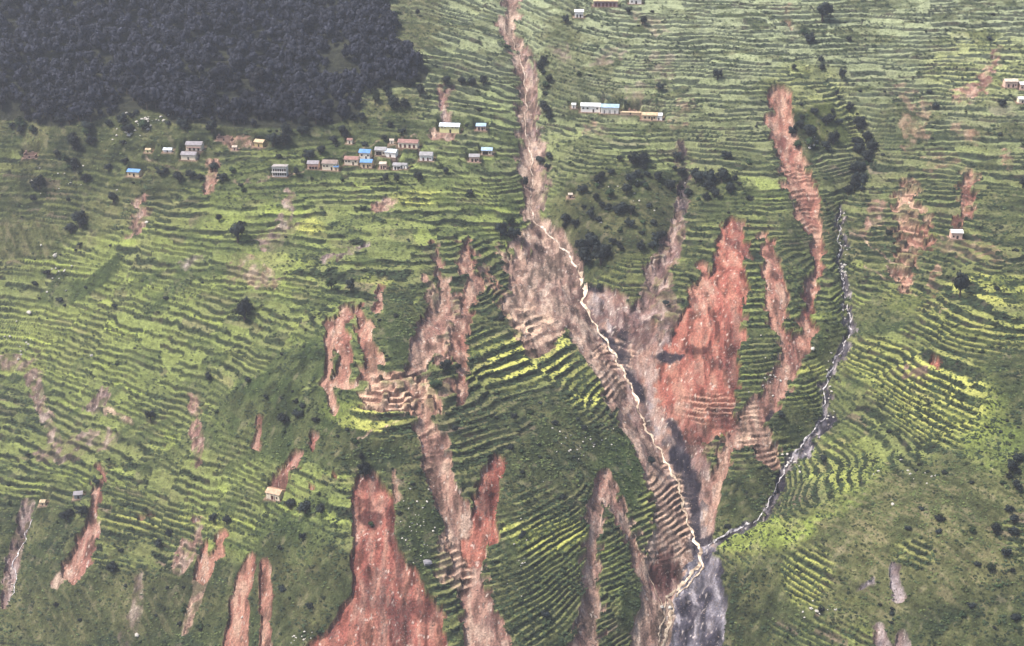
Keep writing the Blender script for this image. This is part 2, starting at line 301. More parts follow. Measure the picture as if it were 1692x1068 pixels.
# ------------------------------------------------------------------ houses: data first, so that the ground can be levelled for them
# px, py (front base), width px, depth m, height m, roof, wall, yaw, style, label
HS = [
 (743,220,35,6.5,4.6,'silver','yellow',-8,'hall','big pale yellow hall with whitish roof and one dark door beside bare earth yard'),
 (795,216,16,5,3.2,'paleblue','pinkish',-4,'door2','small pinkish house with pale blue roof, immediately right of the yellow hall'),
 (805,256,18,5,3.2,'paleblue','cream',-6,'open','small pale blue roofed house with open porch, between pink block and ravine'),
 (783,268,17,5,3.6,'grey','pinkish',-2,'door2','pinkish block-shaped house with grey roof, lower one of the two near the ravine'),
 (673,245,35,6,3.6,'rust','cream',-10,'doors4','long cream house with rust roof and a row of four dark red doorways'),
 (704,266,22,6,3.8,'grey','white',-6,'door2','white house with grey roof and two dark red doors below the long row house'),
 (628,257,19,5.5,3.6,'grey','cream',-8,'open','cream grey roofed house with dark open porch, right of the upper blue roof'),
 (645,260,20,5.5,3.6,'silver','white',-14,'plain','white house with whitish roof, directly right of the grey roofed porch house'),
 (602,263,19,6,4.6,'blue','cream',-10,'win2','cream house with bright blue roof, upper one of the stacked pair of blue roofs'),
 (605,279,20,5.5,3.8,'blue','sand',-6,'door2','sandy house with bright blue roof, lower one of the stacked pair of blue roofs'),
 (580,273,24,5.5,3.8,'rust','cream',-8,'win3','cream house with brownish roof just left of the two stacked blue roofs'),
 (544,282,26,6.5,4.6,'brown','cream',-6,'win3','tall plain cream house with brown roof and blue lean-to against its right end'),
 (555,284,8,3,2.6,'blue','sand',-6,'plain','tiny blue roofed lean-to shed at the right end of the tall cream house'),
 (517,280,19,5.5,3.6,'greybrown','pinkish',-5,'band','low pinkish house with grey brown roof, left of the tall cream house'),
 (462,293,25,6,6.4,'flat','white',-3,'storey2','white two storey concrete house with rows of dark openings on both floors'),
 (632,279,12,4,3.4,'cream','pinkish',-4,'door2','small square pinkish hut under the lower blue roof, to its right'),
 (656,281,14,4.5,3.2,'grey','white',-10,'door2','white hut with grey roof and dark doorway, lowest right of the blue roofs'),
 (668,278,8,3.5,2.6,'grey','white',-14,'plain','tiny white outhouse touching the lowest white hut'),
 (647,238,7,3,2.4,'cream','cream',0,'plain','tiny cream outhouse left of the long row house'),
 (575,269,8,3,2.4,'rust','pinkish',0,'plain','tiny rusty shed left of the cream house beside the blue roofs'),
 (320,249,28,6,4.0,'greybrown','cream',-5,'band','cream house with grey roof, upper one of the pair left of the red landslip'),
 (312,266,26,5.5,3.6,'greybrown','cream',-8,'plain','cream house with grey roof, lower one of the pair left of the red landslip'),
 (220,292,22,5,3.4,'blue','sand',-12,'door1','lone house with bright blue roof at the far left among dark bushes'),
 (277,252,14,3.5,1.8,'silver','white',-3,'plain','low whitish shed left of the pair of grey roofed houses'),
 (245,252,9,3,1.8,'straw','yellow',-3,'plain','tiny yellow straw roofed shelter left of the low whitish shed'),
 (49,262,20,5,3.2,'none','brick','2','ruin','roofless brown brick ruin with a raised corner at the far left edge'),
 (370,233,26,5,2.6,'none','brick','-3','ruin','collapsed pinkish brick ruin below the forest edge'),
 (427,243,17,5,3.4,'straw','straw','-20','plain','straw yellow hut with tilted roof beside the dark tree clump below the forest'),
 (388,249,8,3,2.2,'cream','pinkish',0,'plain','tiny pink outhouse between the ruin and the grey roofed houses'),
 (578,238,9,3.5,2.6,'rust','cream',-6,'plain','tiny cream hut with rust roof standing alone above the blue roofs'),
 (957,29,15,5,4.2,'white','white',-3,'door2','small white house with white roof high above the school'),
 (1001,12,42,5.5,4.2,'straw','mauve',-3,'doors6','long row building with straw coloured roof and many dark doorways at the top edge'),
 (1050,7,21,5,4.2,'silver','white',-3,'door1','white house with one dark doorway at the top edge of the hillside'),
 (975,186,34,6,4.4,'white','white',-6,'win3','long white school block with three small windows, left one of the joined row'),
 (1008,189,31,6,4.4,'paleblue','white',-6,'verandah','white school block with pale blue roof, middle one of the joined row'),
 (1074,198,27,5,3.6,'straw','sand',-6,'wins','sandy school block with three square windows, right one of the row'),
 (1088,199,12,5,3.4,'white','white',-6,'plain','white rounded store at the right end of the sandy school block'),
 (1041,190,36,1.6,1.7,'straw','sand',-6,'plain','low sandy boundary building joining the middle and right school blocks'),
 (948,180,7,3.5,2.6,'white','white',0,'plain','tiny white hut at the left end of the school row'),
 (1046,184,15,4,2.4,'none','brick','-4','ruin','small red brick ruin behind the school row'),
 (1670,146,22,5,4.2,'cream','pinkish',-2,'door2','pinkish cream house with two dark doors near the right edge'),
 (1692,148,15,5,3.8,'white','pinkish',-2,'door1','pink and white house cut by the right edge, beside the cream house'),
 (1690,171,14,4,3.0,'white','cream',-2,'plain','small white house at the right edge, below the pink houses'),
 (1580,395,19,5,4.2,'white','pinkish',-5,'door1','lone white roofed house with pink front between the faint red slides at right'),
 (451,826,27,5.5,4.0,'clay','cream',-22,'porch','sandstone cottage with clay roof and dark red open porch on the lower left fields'),
 (130,824,14,4,3.0,'greybrown','stone','10','plain','small grey stone hut beside the red slip at lower left'),
 (70,836,9,3.2,2.2,'straw','sand',0,'plain','tiny sandy hut at the head of the brown gully at lower left'),
 (943,328,7,3,2.4,'cream','brick',0,'plain','tiny pink hut alone in the scrub right of the ravine'),
]
HP = []
for h in HS:
    k = at(h[0], h[1]); x, y, z = X[k], Y[k], ZF[k]
    wid = h[2]*DEP[k]/FPX*.93; yaw = R(float(h[7])); dep = h[3]
    cx, cy = x - math.sin(yaw)*dep/2, y + math.cos(yaw)*dep/2
    HP.append((cx, cy, z, wid, dep, yaw))
    c, s = math.cos(yaw), math.sin(yaw)
    m = wid+dep+6; q = np.where((abs(X-cx) < m) & (abs(Y-cy) < m))[0]
    lx = abs((X[q]-cx)*c+(Y[q]-cy)*s)-wid/2; ly = abs(-(X[q]-cx)*s+(Y[q]-cy)*c)-dep/2
    d = np.maximum(lx, ly) ; t = ss(3.4, .9, d)
    ZF[q] = ZF[q]*(1-t)+(z-.02)*t; 
    e = ss(2.6, .9, d)*.75; SOIL[q] = np.maximum(SOIL[q], e*.8); RED[q] = RED[q]*(1-e)+.35*e
    TERR[q] *= (1-t)
G2 = ZF.reshape(nr, nc)

# ------------------------------------------------------------------ ground colours (dry surface colours, with distance haze and a sunlit crest painted in)
A = lambda *c: np.array(c)[None]
YEL = ell([(860,590,85,36,0,1.2),(905,572,40,26,0,1.3),(940,605,40,35,0,.5),(978,660,28,12,-15,1.3),(975,640,45,30,0,.6),(1650,478,90,25,5,.9),(1520,500,60,25,10,.5),(1620,545,90,35,5,.55),(1560,660,95,75,25,.8),(1480,620,90,45,22,.6),
 (905,885,65,30,0,.8),(600,690,60,25,15,.8),(640,685,45,20,0,.5),(1335,950,42,45,12,.65),(1510,912,40,22,12,.4),(1270,885,75,28,-8,.55),(1230,890,45,20,0,.5),(1380,210,60,40,30,.35),(1330,145,70,40,0,.3),(1330,995,30,12,10,.6),
 (1400,770,70,50,20,.3),(690,328,40,14,0,.6),(510,373,24,12,0,.9),(620,462,35,9,5,.9),(210,862,60,14,0,.5),(330,860,60,10,0,.4),(60,560,120,60,0,.12),(1620,110,90,60,0,.3),(1090,830,30,50,0,.4),(1340,610,25,10,0,.6),(880,870,60,10,0,.7),(560,680,30,20,10,.6),(840,620,80,20,0,.3)], EX*.3+PX*.7, EY*.3+PY*.7)
LUSH = ell([(300,560,330,190,0,.8),(620,340,300,110,0,.9),(620,230,250,60,0,.2),(1000,270,120,60,0,.5),(1230,350,70,70,0,.5),(450,830,150,100,0,.8),(200,720,260,100,0,.5),(1040,770,60,60,0,.9),(1060,900,60,120,0,.5),(1400,760,90,60,0,.6),(1300,560,200,120,0,.4),(880,960,90,130,0,.25),(840,240,60,100,0,.7),(1640,720,70,110,0,.25)], EX, EY)
HAZE_TINT = ss(420, -60, PY)*ss(200, 1000, PX)  # distance haze painted into the field colours, growing upwards and to the right
fr = rnd(LI*13+pid, 0*pid, 91); fr2 = rnd(LI*7+pid*5, np.floor(wx/31), 92); fr3 = rnd(LI+pid*11, np.floor(wx/19), 93)
tread = mix(A(.118,.126,.048), A(.146,.174,.052), LUSH)
tread = mix(tread, A(.205,.245,.055), ss(.72, 1.0, fr2)*.7*(.4+.6*LUSH))
tread = mix(tread, A(.12,.14,.05), ss(.6, 1.0, fr)*.8)
brown = (fr3 > .9)*(1-.7*LUSH)*ss(.15, .5, fbm(X/45, Y/30, 95, 2)+.25)
tread = mix(tread, A(.135,.10,.075), brown*.9)
BRN = ss(.05, .55, fbm(X/38, Y/20, 131, 3)+.12)*(1-.5*LUSH)
tread = mix(tread, A(.13,.105,.068), BRN*.45*(.4+.6*ss(-.3, .4, n3)))
tread = mix(tread, A(.205,.230,.140), HAZE_TINT*.85)
yl = np.clip(YEL*(.45+.55*fr2)+.15*n3*YEL, 0, 1)
tread = mix(tread, A(.30,.30,.075), yl)
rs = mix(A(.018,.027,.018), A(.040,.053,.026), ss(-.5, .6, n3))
rs = mix(rs, A(.085,.100,.068), HAZE_TINT*.9); rs = mix(rs, A(.07,.052,.04), ss(.1, .7, fbm(X/9, Y/6, 97, 2))*.55)
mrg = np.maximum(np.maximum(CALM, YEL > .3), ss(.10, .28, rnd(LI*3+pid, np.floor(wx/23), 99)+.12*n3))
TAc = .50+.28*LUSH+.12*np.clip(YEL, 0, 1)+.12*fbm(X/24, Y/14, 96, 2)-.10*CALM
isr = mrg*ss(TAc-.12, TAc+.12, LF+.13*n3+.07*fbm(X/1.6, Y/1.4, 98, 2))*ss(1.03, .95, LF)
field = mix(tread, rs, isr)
wild = mix(A(.042,.055,.023), A(.080,.083,.036), ss(-.5, .5, n1+.5*n3))
wild = mix(wild, A(.028,.042,.021), ss(.05, .5, n2+.6*n4)*.8)
wild = mix(wild, A(.055,.088,.028), LUSH*.55)
DKW = ell([(200,300,260,60,0,.9),(520,240,280,45,0,.8),(420,300,120,30,0,.6),(470,650,110,40,-35,1),(510,970,90,90,0,1),(600,740,80,30,0,.4),(180,1000,180,50,0,.5),(1020,350,120,85,0,1),(1140,280,70,50,0,.7),(1335,215,50,45,0,.9),(1180,320,60,40,0,.7),(1600,980,120,90,20,.5),(120,420,120,90,0,.5),(1040,1010,30,40,0,1),(1235,1000,40,90,0,.8),(1240,815,50,35,-30,.6),(1660,660,40,60,0,.5)], EX, EY)
wild = mix(wild, wild*.55, DKW*ss(-.6, .3, n2+n4)*.9)
OLV = ell([(150,1000,200,60,0,.6),(500,960,90,70,0,.35),(300,700,160,60,0,.3),(1500,900,230,120,-15,1),(40,400,80,40,0,1),(640,160,40,14,0,1.2),(800,140,50,30,0,.6),(680,40,60,60,0,.7),(930,60,60,100,0,.5),(850,820,80,60,0,.4),(1340,230,40,20,0,.6),(1450,470,80,60,0,.5),(1380,600,30,50,0,.4),(1000,350,110,60,0,.4),(1270,880,70,40,-10,.3),(90,205,200,25,0,.5)], EX, EY)
wild = mix(wild, A(.112,.112,.048), OLV*(1-.3*LUSH)*(.35+.55*ss(-.4, .6, n1+n4*.6)))
wild = mix(wild, A(.17,.20,.045), np.clip(YEL, 0, 1)*.6)
LIM_LIT = ell([(1270,880,85,20,-10,1),(1350,850,60,14,-20,.7),(1420,800,60,14,-28,.5),(1225,893,40,14,-8,1),(1640,720,50,60,0,.5)], EX, EY)  # lime grass on the spur, its sunward side brightened in the colour
wild = mix(wild, A(.165,.205,.045), LIM_LIT*(.45+.5*ss(-.4, .4, n4)))
dg = fbm((X+Y*.9)/2.2, (X-Y)/14, 137, 3)
wild = mix(wild, wild*.6, ss(.0, .5, dg)*OLV*.8); wild = mix(wild, A(.16,.13,.075), ss(.1, .5, -dg)*OLV*.5)
wild = mix(wild, A(.15,.125,.085), ss(.35, .7, n3)*.35)
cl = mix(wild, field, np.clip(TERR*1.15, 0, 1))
# forest floor
FOREST = [(-400,-300),(640,-300),(640,0),(650,40),(655,75),(690,95),(708,118),(700,130),(660,140),(600,150),(590,165),(605,180),(560,205),(500,213),(430,210),(395,212),(330,203),(290,205),(265,188),(235,182),(200,190),(130,205),(100,210),(50,200),(-400,185)]
def inpoly(px, py, poly):
    r = np.zeros(px.shape, bool); n = len(poly)
    for i in range(n):
        x0, y0 = poly[i]; x1, y1 = poly[(i+1) % n]
        if y0 == y1: continue
        c = ((y0 > py) != (y1 > py)) & (px < (x1-x0)*(py-y0)/(y1-y0)+x0); r ^= c
    return r
inF = inpoly(PX+.3*(EX-PX), PY+.25*(EY-PY), FOREST)
cl = mix(cl, A(.030,.032,.022), inF*.9)
# soil
st = .7*fbm(X/3.2+n1, Y/14, 101, 3); sb = fbm(X/9, Y/14, 105, 3); sf = fbm(X/1.3, Y/1.3, 107, 2)
tan_ = mix(A(.215,.145,.110), A(.285,.205,.152), ss(-.4, .5, st)); tan_ = mix(tan_, A(.115,.072,.060), ss(.1, .6, sb)*.7)
redc = mix(A(.245,.080,.060), A(.305,.135,.095), ss(-.3, .55, st)); redc = mix(redc, A(.125,.044,.040), ss(.15, .6, sb)*.75)
gryc = mix(A(.085,.075,.090), A(.150,.135,.150), ss(-.4, .5, sb+.5*st)); gryc = mix(gryc, A(.040,.034,.052), ss(.15, .55, sb)*.6)
RN = np.clip(RED+.35*(sb*.6+.4*n1)*(RED > .05)*(RED < .95), 0, 1)
soil = mix(mix(tan_, redc, RN), gryc, np.clip(GRY*1.05+.3*n3*(GRY > .2), 0, 1))
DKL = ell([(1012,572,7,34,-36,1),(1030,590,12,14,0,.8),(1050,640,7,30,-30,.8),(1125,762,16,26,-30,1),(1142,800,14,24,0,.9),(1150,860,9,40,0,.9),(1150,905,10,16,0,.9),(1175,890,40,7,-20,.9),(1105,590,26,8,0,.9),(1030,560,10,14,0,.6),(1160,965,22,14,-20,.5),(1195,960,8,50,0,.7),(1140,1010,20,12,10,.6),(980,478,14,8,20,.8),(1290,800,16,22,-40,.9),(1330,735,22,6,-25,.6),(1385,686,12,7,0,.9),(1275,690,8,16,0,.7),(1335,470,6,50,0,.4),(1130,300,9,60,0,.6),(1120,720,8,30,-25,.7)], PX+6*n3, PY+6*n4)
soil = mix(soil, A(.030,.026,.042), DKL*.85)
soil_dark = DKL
DR = ell([(1095,935,26,40,0,1),(620,800,30,14,0,.6),(1035,185,20,12,0,.4)], PX, PY)
soil = mix(soil, A(.075,.026,.026), DR*.8)
soil = mix(soil, soil*.42, ss(.16, .55, sf+.35*st+.3*n3)*(.75-.3*RN))
RBm = ((FID == keys.index('riverbed')) | (FID == keys.index('sidebed'))).astype(float)
blo = fbm(X/6.5, Y/6.5, 117, 4)
gb = mix(A(.060,.054,.078), A(.150,.140,.165), ss(-.25, .45, blo)); gb = mix(gb, A(.030,.027,.042), ss(.15, .4, -blo)*.8); gb = mix(gb, gb*.6, (FID == keys.index('sidebed'))*(1-ell([(1375,690,16,16,0,1),(1330,743,28,20,0,1)], PX, PY)))
soil = mix(soil, gb, RBm*.85)
mot = fbm(X/3.6+.5*n1, Y/6.5, 111, 3); mo2 = fbm(X/11, Y/17, 113, 2)
soil = mix(soil, A(.37,.275,.205)*(1-.25*RN[:, None]), ss(.05, .5, mot+.3*mo2)*.60*(1-.55*RN)*(1-.75*GRY))
soil = mix(soil, soil*.40, ss(.05, .5, -mot-.25*mo2)*.75)
soil = mix(soil, A(.24,.225,.25), GRY*ss(.1, .5, mot)*.6)
soil = mix(soil, A(.36,.31,.27), ss(.55, .7, sf)*.5)
soil = mix(soil, A(.42,.29,.205), np.clip(SLT*TG, 0, 1)*(1-isr)*.85*(1-.45*RN)); soil = mix(soil, soil*.45, isr*np.clip(TG*1.3, 0, 1)*.8)
DKP = ell([(612,858,16,14,0,.9),(655,900,10,70,-8,.7),(600,835,26,10,0,.6),(640,1000,50,14,0,.35),(700,1010,26,16,30,.6),(612,960,12,26,0,.4),(805,830,16,22,0,.7),(1150,580,20,8,0,.7),(1215,600,10,60,0,.45),(1150,720,26,16,0,.5),(725,760,10,40,0,.5),(1060,560,18,14,0,.7),(885,420,20,14,0,.6),(700,520,10,30,20,.5)], PX+9*n3, PY+9*n4)  # purplish darker patches in the bare soil
soil = mix(soil, soil*A(.34,.28,.34), DKP)
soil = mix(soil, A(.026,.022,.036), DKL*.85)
edge = ss(.2, .5, SOIL)*ss(.95, .6, SOIL)
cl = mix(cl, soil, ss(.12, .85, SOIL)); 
lum = cl@np.array([.25, .65, .1]); cl = cl*(np.clip(lum/.095, .15, 3)**np.where(SOIL > .3, .42, .38))[:, None]
cl = np.clip(cl*(1+.30*sf[:, None]+.20*n3[:, None]), .004, .7)

# ------------------------------------------------------------------ materials
def new_mat(name):
    m = bpy.data.materials.new(name); m.use_nodes = True
    return m, m.node_tree, m.node_tree.nodes['Principled BSDF']
def ground_mat():
    m, t, b = new_mat('ground_cover')
    at_ = t.nodes.new('ShaderNodeAttribute'); at_.attribute_name = 'ground'
    tc = t.nodes.new('ShaderNodeTexCoord')
    n = t.nodes.new('ShaderNodeTexNoise'); n.inputs['Scale'].default_value = 1.1; n.inputs['Detail'].default_value = 5
    n.inputs['Roughness'].default_value = .7
    t.links.new(tc.outputs['Object'], n.inputs['Vector'])
    mr = t.nodes.new('ShaderNodeMapRange'); mr.inputs[1].default_value = .3; mr.inputs[2].default_value = .7; mr.inputs[3].default_value = .5; mr.inputs[4].default_value = 1.5
    t.links.new(n.outputs[0], mr.inputs[0])
    vm = t.nodes.new('ShaderNodeVectorMath'); vm.operation = 'SCALE'
    t.links.new(at_.outputs['Color'], vm.inputs[0]); t.links.new(mr.outputs[0], vm.inputs['Scale'])
    t.links.new(vm.outputs[0], b.inputs['Base Color']); b.inputs['Roughness'].default_value = .95
    b.inputs['Specular IOR Level'].default_value = .15
    n2_ = t.nodes.new('ShaderNodeTexNoise'); n2_.inputs['Scale'].default_value = .9; n2_.inputs['Detail'].default_value = 4
    t.links.new(tc.outputs['Object'], n2_.inputs['Vector'])
    bp = t.nodes.new('ShaderNodeBump'); bp.inputs['Strength'].default_value = .8; bp.inputs['Distance'].default_value = .7
    t.links.new(n2_.outputs[0], bp.inputs['Height']); t.links.new(bp.outputs[0], b.inputs['Normal'])
    return m
def flat_mat(name, col, rough=.8, var=.25, scale=1.5, spec=.3, metal=0):
    m, t, b = new_mat(name)
    tc = t.nodes.new('ShaderNodeTexCoord'); n = t.nodes.new('ShaderNodeTexNoise'); n.inputs['Scale'].default_value = scale; n.inputs['Detail'].default_value = 4
    t.links.new(tc.outputs['Object'], n.inputs['Vector'])
    cr = t.nodes.new('ShaderNodeValToRGB'); cr.color_ramp.elements[0].position = .3; cr.color_ramp.elements[1].position = .7
    cr.color_ramp.elements[0].color = (*[c*(1-var) for c in col], 1); cr.color_ramp.elements[1].color = (*[min(c*(1+var), .95) for c in col], 1)
    t.links.new(n.outputs[0], cr.inputs[0]); t.links.new(cr.outputs[0], b.inputs['Base Color'])
    b.inputs['Roughness'].default_value = rough; b.inputs['Specular IOR Level'].default_value = spec; b.inputs['Metallic'].default_value = metal
    return m
GM = ground_mat()

# ------------------------------------------------------------------ terrain meshes: hillside + each slide / bed, cut from one sheet
VT = np.stack([X, Y, ZF], 1).astype(np.float32)
idx = np.arange(nr*nc).reshape(nr, nc)
quads = np.stack([idx[:-1, :-1], idx[:-1, 1:], idx[1:, 1:], idx[1:, :-1]], -1).reshape(-1, 4)
def np_mesh(name, verts, faces, mat, col=None, smooth=True):
    me = bpy.data.meshes.new(name); n = faces.shape[1]
    me.vertices.add(len(verts)); me.vertices.foreach_set('co', np.ascontiguousarray(verts, np.float32).ravel())
    me.loops.add(faces.size); me.loops.foreach_set('vertex_index', np.ascontiguousarray(faces, np.int32).ravel())
    me.polygons.add(len(faces)); me.polygons.foreach_set('loop_start', np.arange(0, faces.size, n, dtype=np.int32))
    me.polygons.foreach_set('use_smooth', np.full(len(faces), smooth))
    me.update(calc_edges=True)
    if col is not None:
        a = me.color_attributes.new('ground', 'FLOAT_COLOR', 'POINT')
        a.data.foreach_set('color', np.ascontiguousarray(np.hstack([col, np.ones((len(col), 1))]), np.float32).ravel())
    me.materials.append(mat)
    return me
def link(me, name, parent=None):
    o = bpy.data.objects.new(name, me); COL.objects.link(o)
    if parent is not None: o.parent = parent
    return o
SLAB = {'path':'thin pale footpath worn across the terraces','ravine':'grey and tan debris banks along the main muddy ravine down the middle','riverbed':'wide grey mud bed where the ravine leaves the bottom edge',
 'red':'broad brick red slide scar right of the main ravine','chute':'narrow brown debris chute through the dark scrub','long':'long winding reddish slide from the upper right down to the side stream',
 'strip':'short reddish strip slide right of the broad brick red scar','faint':'faint pinkish slips across the right hand terraces','hamlet':'small brown slips around and below the hamlet',
 'fork':'long forked tan slide running down the middle left to the bottom edge','twin':'twin reddish scars left of the forked tan slide','branch':'bright orange red slip joining the forked slide',
 'big':'largest raw red slide at the bottom, widening downhill','pair':'pair of narrow pink slides at the bottom left of the raw red slide','lowleft':'scattered reddish slips in the lower left corner fields',
 'midleft':'small brown and red slips on the left middle fields','forkright':'tan inverted V slide left of the ravine bottom','darkred':'dark red slumped bank beside the ravine confluence',
 'spur':'mauve scars on the grassy spur at lower right','sidebed':'grey stony bed of the winding side stream at right'}
FIDs = np.where(SOIL > .4, FID, -1)
qf = FIDs[quads[:, 0]]
for kid in range(-1, len(keys)):
    q = quads[qf == kid]
    if not len(q): continue
    u, inv = np.unique(q, return_inverse=True)
    nm = 'hillside' if kid < 0 else 'footpath' if keys[kid] == 'path' else ('riverbed' if keys[kid] in ('riverbed', 'sidebed') else 'landslide_scar')
    o = link(np_mesh(nm, VT[u], inv.reshape(-1, 4), GM, cl[u]), nm)
    tag(o, 'green terraced hillside covered with narrow stepped fields' if kid < 0 else SLAB[keys[kid]], {'landslide_scar':'landslide'}.get(nm, nm), kind='structure')

# ------------------------------------------------------------------ streams
def water_mat(name, c0, c1):
    m, t, b = new_mat(name)
    tc = t.nodes.new('ShaderNodeTexCoord'); n = t.nodes.new('ShaderNodeTexNoise'); n.inputs['Scale'].default_value = .5; n.inputs['Detail'].default_value = 6
    t.links.new(tc.outputs['Object'], n.inputs['Vector'])
    cr = t.nodes.new('ShaderNodeValToRGB'); cr.color_ramp.elements[0].position = .38; cr.color_ramp.elements[1].position = .6
    cr.color_ramp.elements[0].color = (*c0, 1); cr.color_ramp.elements[1].color = (*c1, 1)
    t.links.new(n.outputs[0], cr.inputs[0]); t.links.new(cr.outputs[0], b.inputs['Base Color'])
    b.inputs['Roughness'].default_value = .35
    bp = t.nodes.new('ShaderNodeBump'); bp.inputs['Strength'].default_value = .6; bp.inputs['Distance'].default_value = .5
    t.links.new(n.outputs[0], bp.inputs['Height']); t.links.new(bp.outputs[0], b.inputs['Normal'])
    return m
WM = water_mat('muddy_white_water', (.24,.165,.11), (.66,.52,.38)); WM2 = water_mat('grey_white_water', (.13,.11,.13), (.66,.62,.62))
def ribbon(pts, mat, name, label, jit=2.2):
    V_, F_ = [], []
    pl = []
    for (x0, y0, w0), (x1, y1, w1) in zip(pts[:-1], pts[1:]):
        n = max(2, int(math.hypot(x1-x0, y1-y0)/4))
        for i in range(n):
            t = i/n; pl.append((x0+(x1-x0)*t, y0+(y1-y0)*t, w0+(w1-w0)*t))
    P3 = []
    for k, (x, y, w_) in enumerate(pl):
        j = at(x+jit*math.sin(k*.9)+jit*.7*random.uniform(-1, 1), y); P3.append((X[j], Y[j], w_*DEP[j]/FPX*(.25+.75*random.random())))
    for k in range(len(P3)):
        a = P3[max(k-1, 0)]; b = P3[min(k+1, len(P3)-1)]
        dx, dy = b[0]-a[0], b[1]-a[1]; L = math.hypot(dx, dy)+1e-6; nx, ny = -dy/L, dx/L
        x, y, hw = P3[k]
        zs = [ground(x+nx*s*hw, y+ny*s*hw) for s in (-1, 0, 1)]
        for s, z in zip((-1, 0, 1), zs): V_.append((x+nx*s*hw, y+ny*s*hw, z+.65-.25*abs(s)))
        if k: 
            o_ = 3*k
            F_ += [(o_-3, o_-2, o_+1, o_), (o_-2, o_-1, o_+2, o_+1)]
    o = link(np_mesh(name, np.array(V_), np.array(F_), mat), name)
    tag(o, label, 'stream', kind='structure')
WM3 = water_mat('brown_water', (.20,.14,.11), (.50,.38,.29))
ribbon([(828,35,.9),(850,75,1.40),(862,105,1.40),(868,140,1.12),(870,180,1.26),(868,210,1.26),(876,250,1.40),(880,285,1.40),(882,305,1.40),(876,320,1.40),(877,350,1.40),(884,368,1.54),(910,392,1.40),(938,420,1.40),(955,448,2.10)], WM3, 'stream', 'thin brown upper stream in the debris filled top of the ravine', 1.6)
ribbon([(955,448,2.10),(966,478,4.25),(963,500,2.98),(985,540,1.70),(1008,575,1.87),(1030,615,1.87),(1050,655,2.55),(1057,682,2.55),(1070,712,2.21),(1090,745,2.21),(1105,775,2.21),(1122,800,2.04),(1130,840,2.21),(1142,880,2.55),(1156,910,2.89),(1158,930,3.40),(1132,962,3.82),(1104,988,3.40),(1112,1008,3.40),(1104,1036,4.25),(1096,1066,3.40),(1085,1110,4.25)], WM, 'stream', 'cream coloured muddy torrent running down the main ravine')
ribbon([(1154,915,1.6),(1162,938,1.8),(1140,965,2),(1112,990,1.6)], WM, 'stream', 'thin second strand beside the bend of the muddy torrent', .8)
ribbon([(1100,985,1.2),(1098,1020,1.6),(1088,1050,1.6),(1092,1075,1.4)], WM, 'stream', 'thin left strand of the torrent near the bottom edge', 1.4)
ribbon([(1046,880,.7),(1066,940,.8),(1082,975,1),(1098,1010,1)], WM, 'stream', 'thin pale trickle down the tan slide into the torrent', 1)
ribbon([(1388,345,0.84),(1386,400,1.09),(1390,450,1.26),(1398,500,1.34),(1408,545,1.34),(1393,575,1.26),(1375,605,1.26),(1362,640,1.34),(1363,690,1.34),(1340,718,1.17),(1310,755,1.34),(1294,780,1.34),(1284,805,1.26),(1262,848,1.34),(1250,862,1.00),(1205,880,1.00),(1165,905,1.00)], WM2, 'stream', 'greyish white side stream winding down to join the torrent')
ribbon([(15,1000,1),(28,960,1.4),(22,930,1.4),(38,900,1.2),(52,860,.9)][::-1], WM2, 'stream', 'thin pale trickle in the brown gully at lower left', 2)

# ------------------------------------------------------------------ small mesh builder
class MB:
    def __init__(s): s.v = []; s.f = []
    def quad(s, a, b, c, d):
        n = len(s.v); s.v += [a, b, c, d]; s.f.append((n, n+1, n+2, n+3))
    def box(s, x0, x1, y0, y1, z0, z1):
        n = len(s.v)
        s.v += [(x0,y0,z0),(x1,y0,z0),(x1,y1,z0),(x0,y1,z0),(x0,y0,z1),(x1,y0,z1),(x1,y1,z1),(x0,y1,z1)]
        s.f += [(n,n+3,n+2,n+1),(n+4,n+5,n+6,n+7),(n,n+1,n+5,n+4),(n+1,n+2,n+6,n+5),(n+2,n+3,n+7,n+6),(n+3,n,n+4,n+7)]
    def build(s, name, mat, parent=None, loc=None):
        me = bpy.data.meshes.new(name); me.from_pydata(s.v, [], s.f); me.update(); me.materials.append(mat)
        o = link(me, name, parent)
        if loc: o.location = loc
        return o
HM = {k: flat_mat('wall_'+k, c, .85, .12, .8) for k, c in dict(yellow=(.74,.70,.34), pinkish=(.66,.45,.36), cream=(.78,.67,.52), white=(.84,.79,.74), sand=(.68,.52,.34), brick=(.30,.19,.15), straw=(.48,.36,.18), stone=(.30,.30,.27), mauve=(.30,.20,.21)).items()}
RM = {k: flat_mat('roof_'+k, c, .55, .3, .5) for k, c in dict(silver=(.60,.66,.72), paleblue=(.33,.45,.62), grey=(.28,.27,.28), rust=(.27,.15,.13), blue=(.12,.26,.50), brown=(.25,.19,.17), greybrown=(.25,.23,.25), flat=(.36,.33,.32), cream=(.52,.44,.36), straw=(.50,.38,.24), white=(.66,.66,.68), clay=(.46,.29,.19), none=(.2,.2,.2)).items()}
DARK = flat_mat('dark_opening', (.028,.018,.022), .7, .2); DRED = flat_mat('dark_red_wood', (.10,.028,.028), .7, .3); FND = flat_mat('rubble_base', (.20,.14,.11), .95, .35, 1.2)
TIM = flat_mat('porch_timber', (.12,.075,.055), .8, .3)
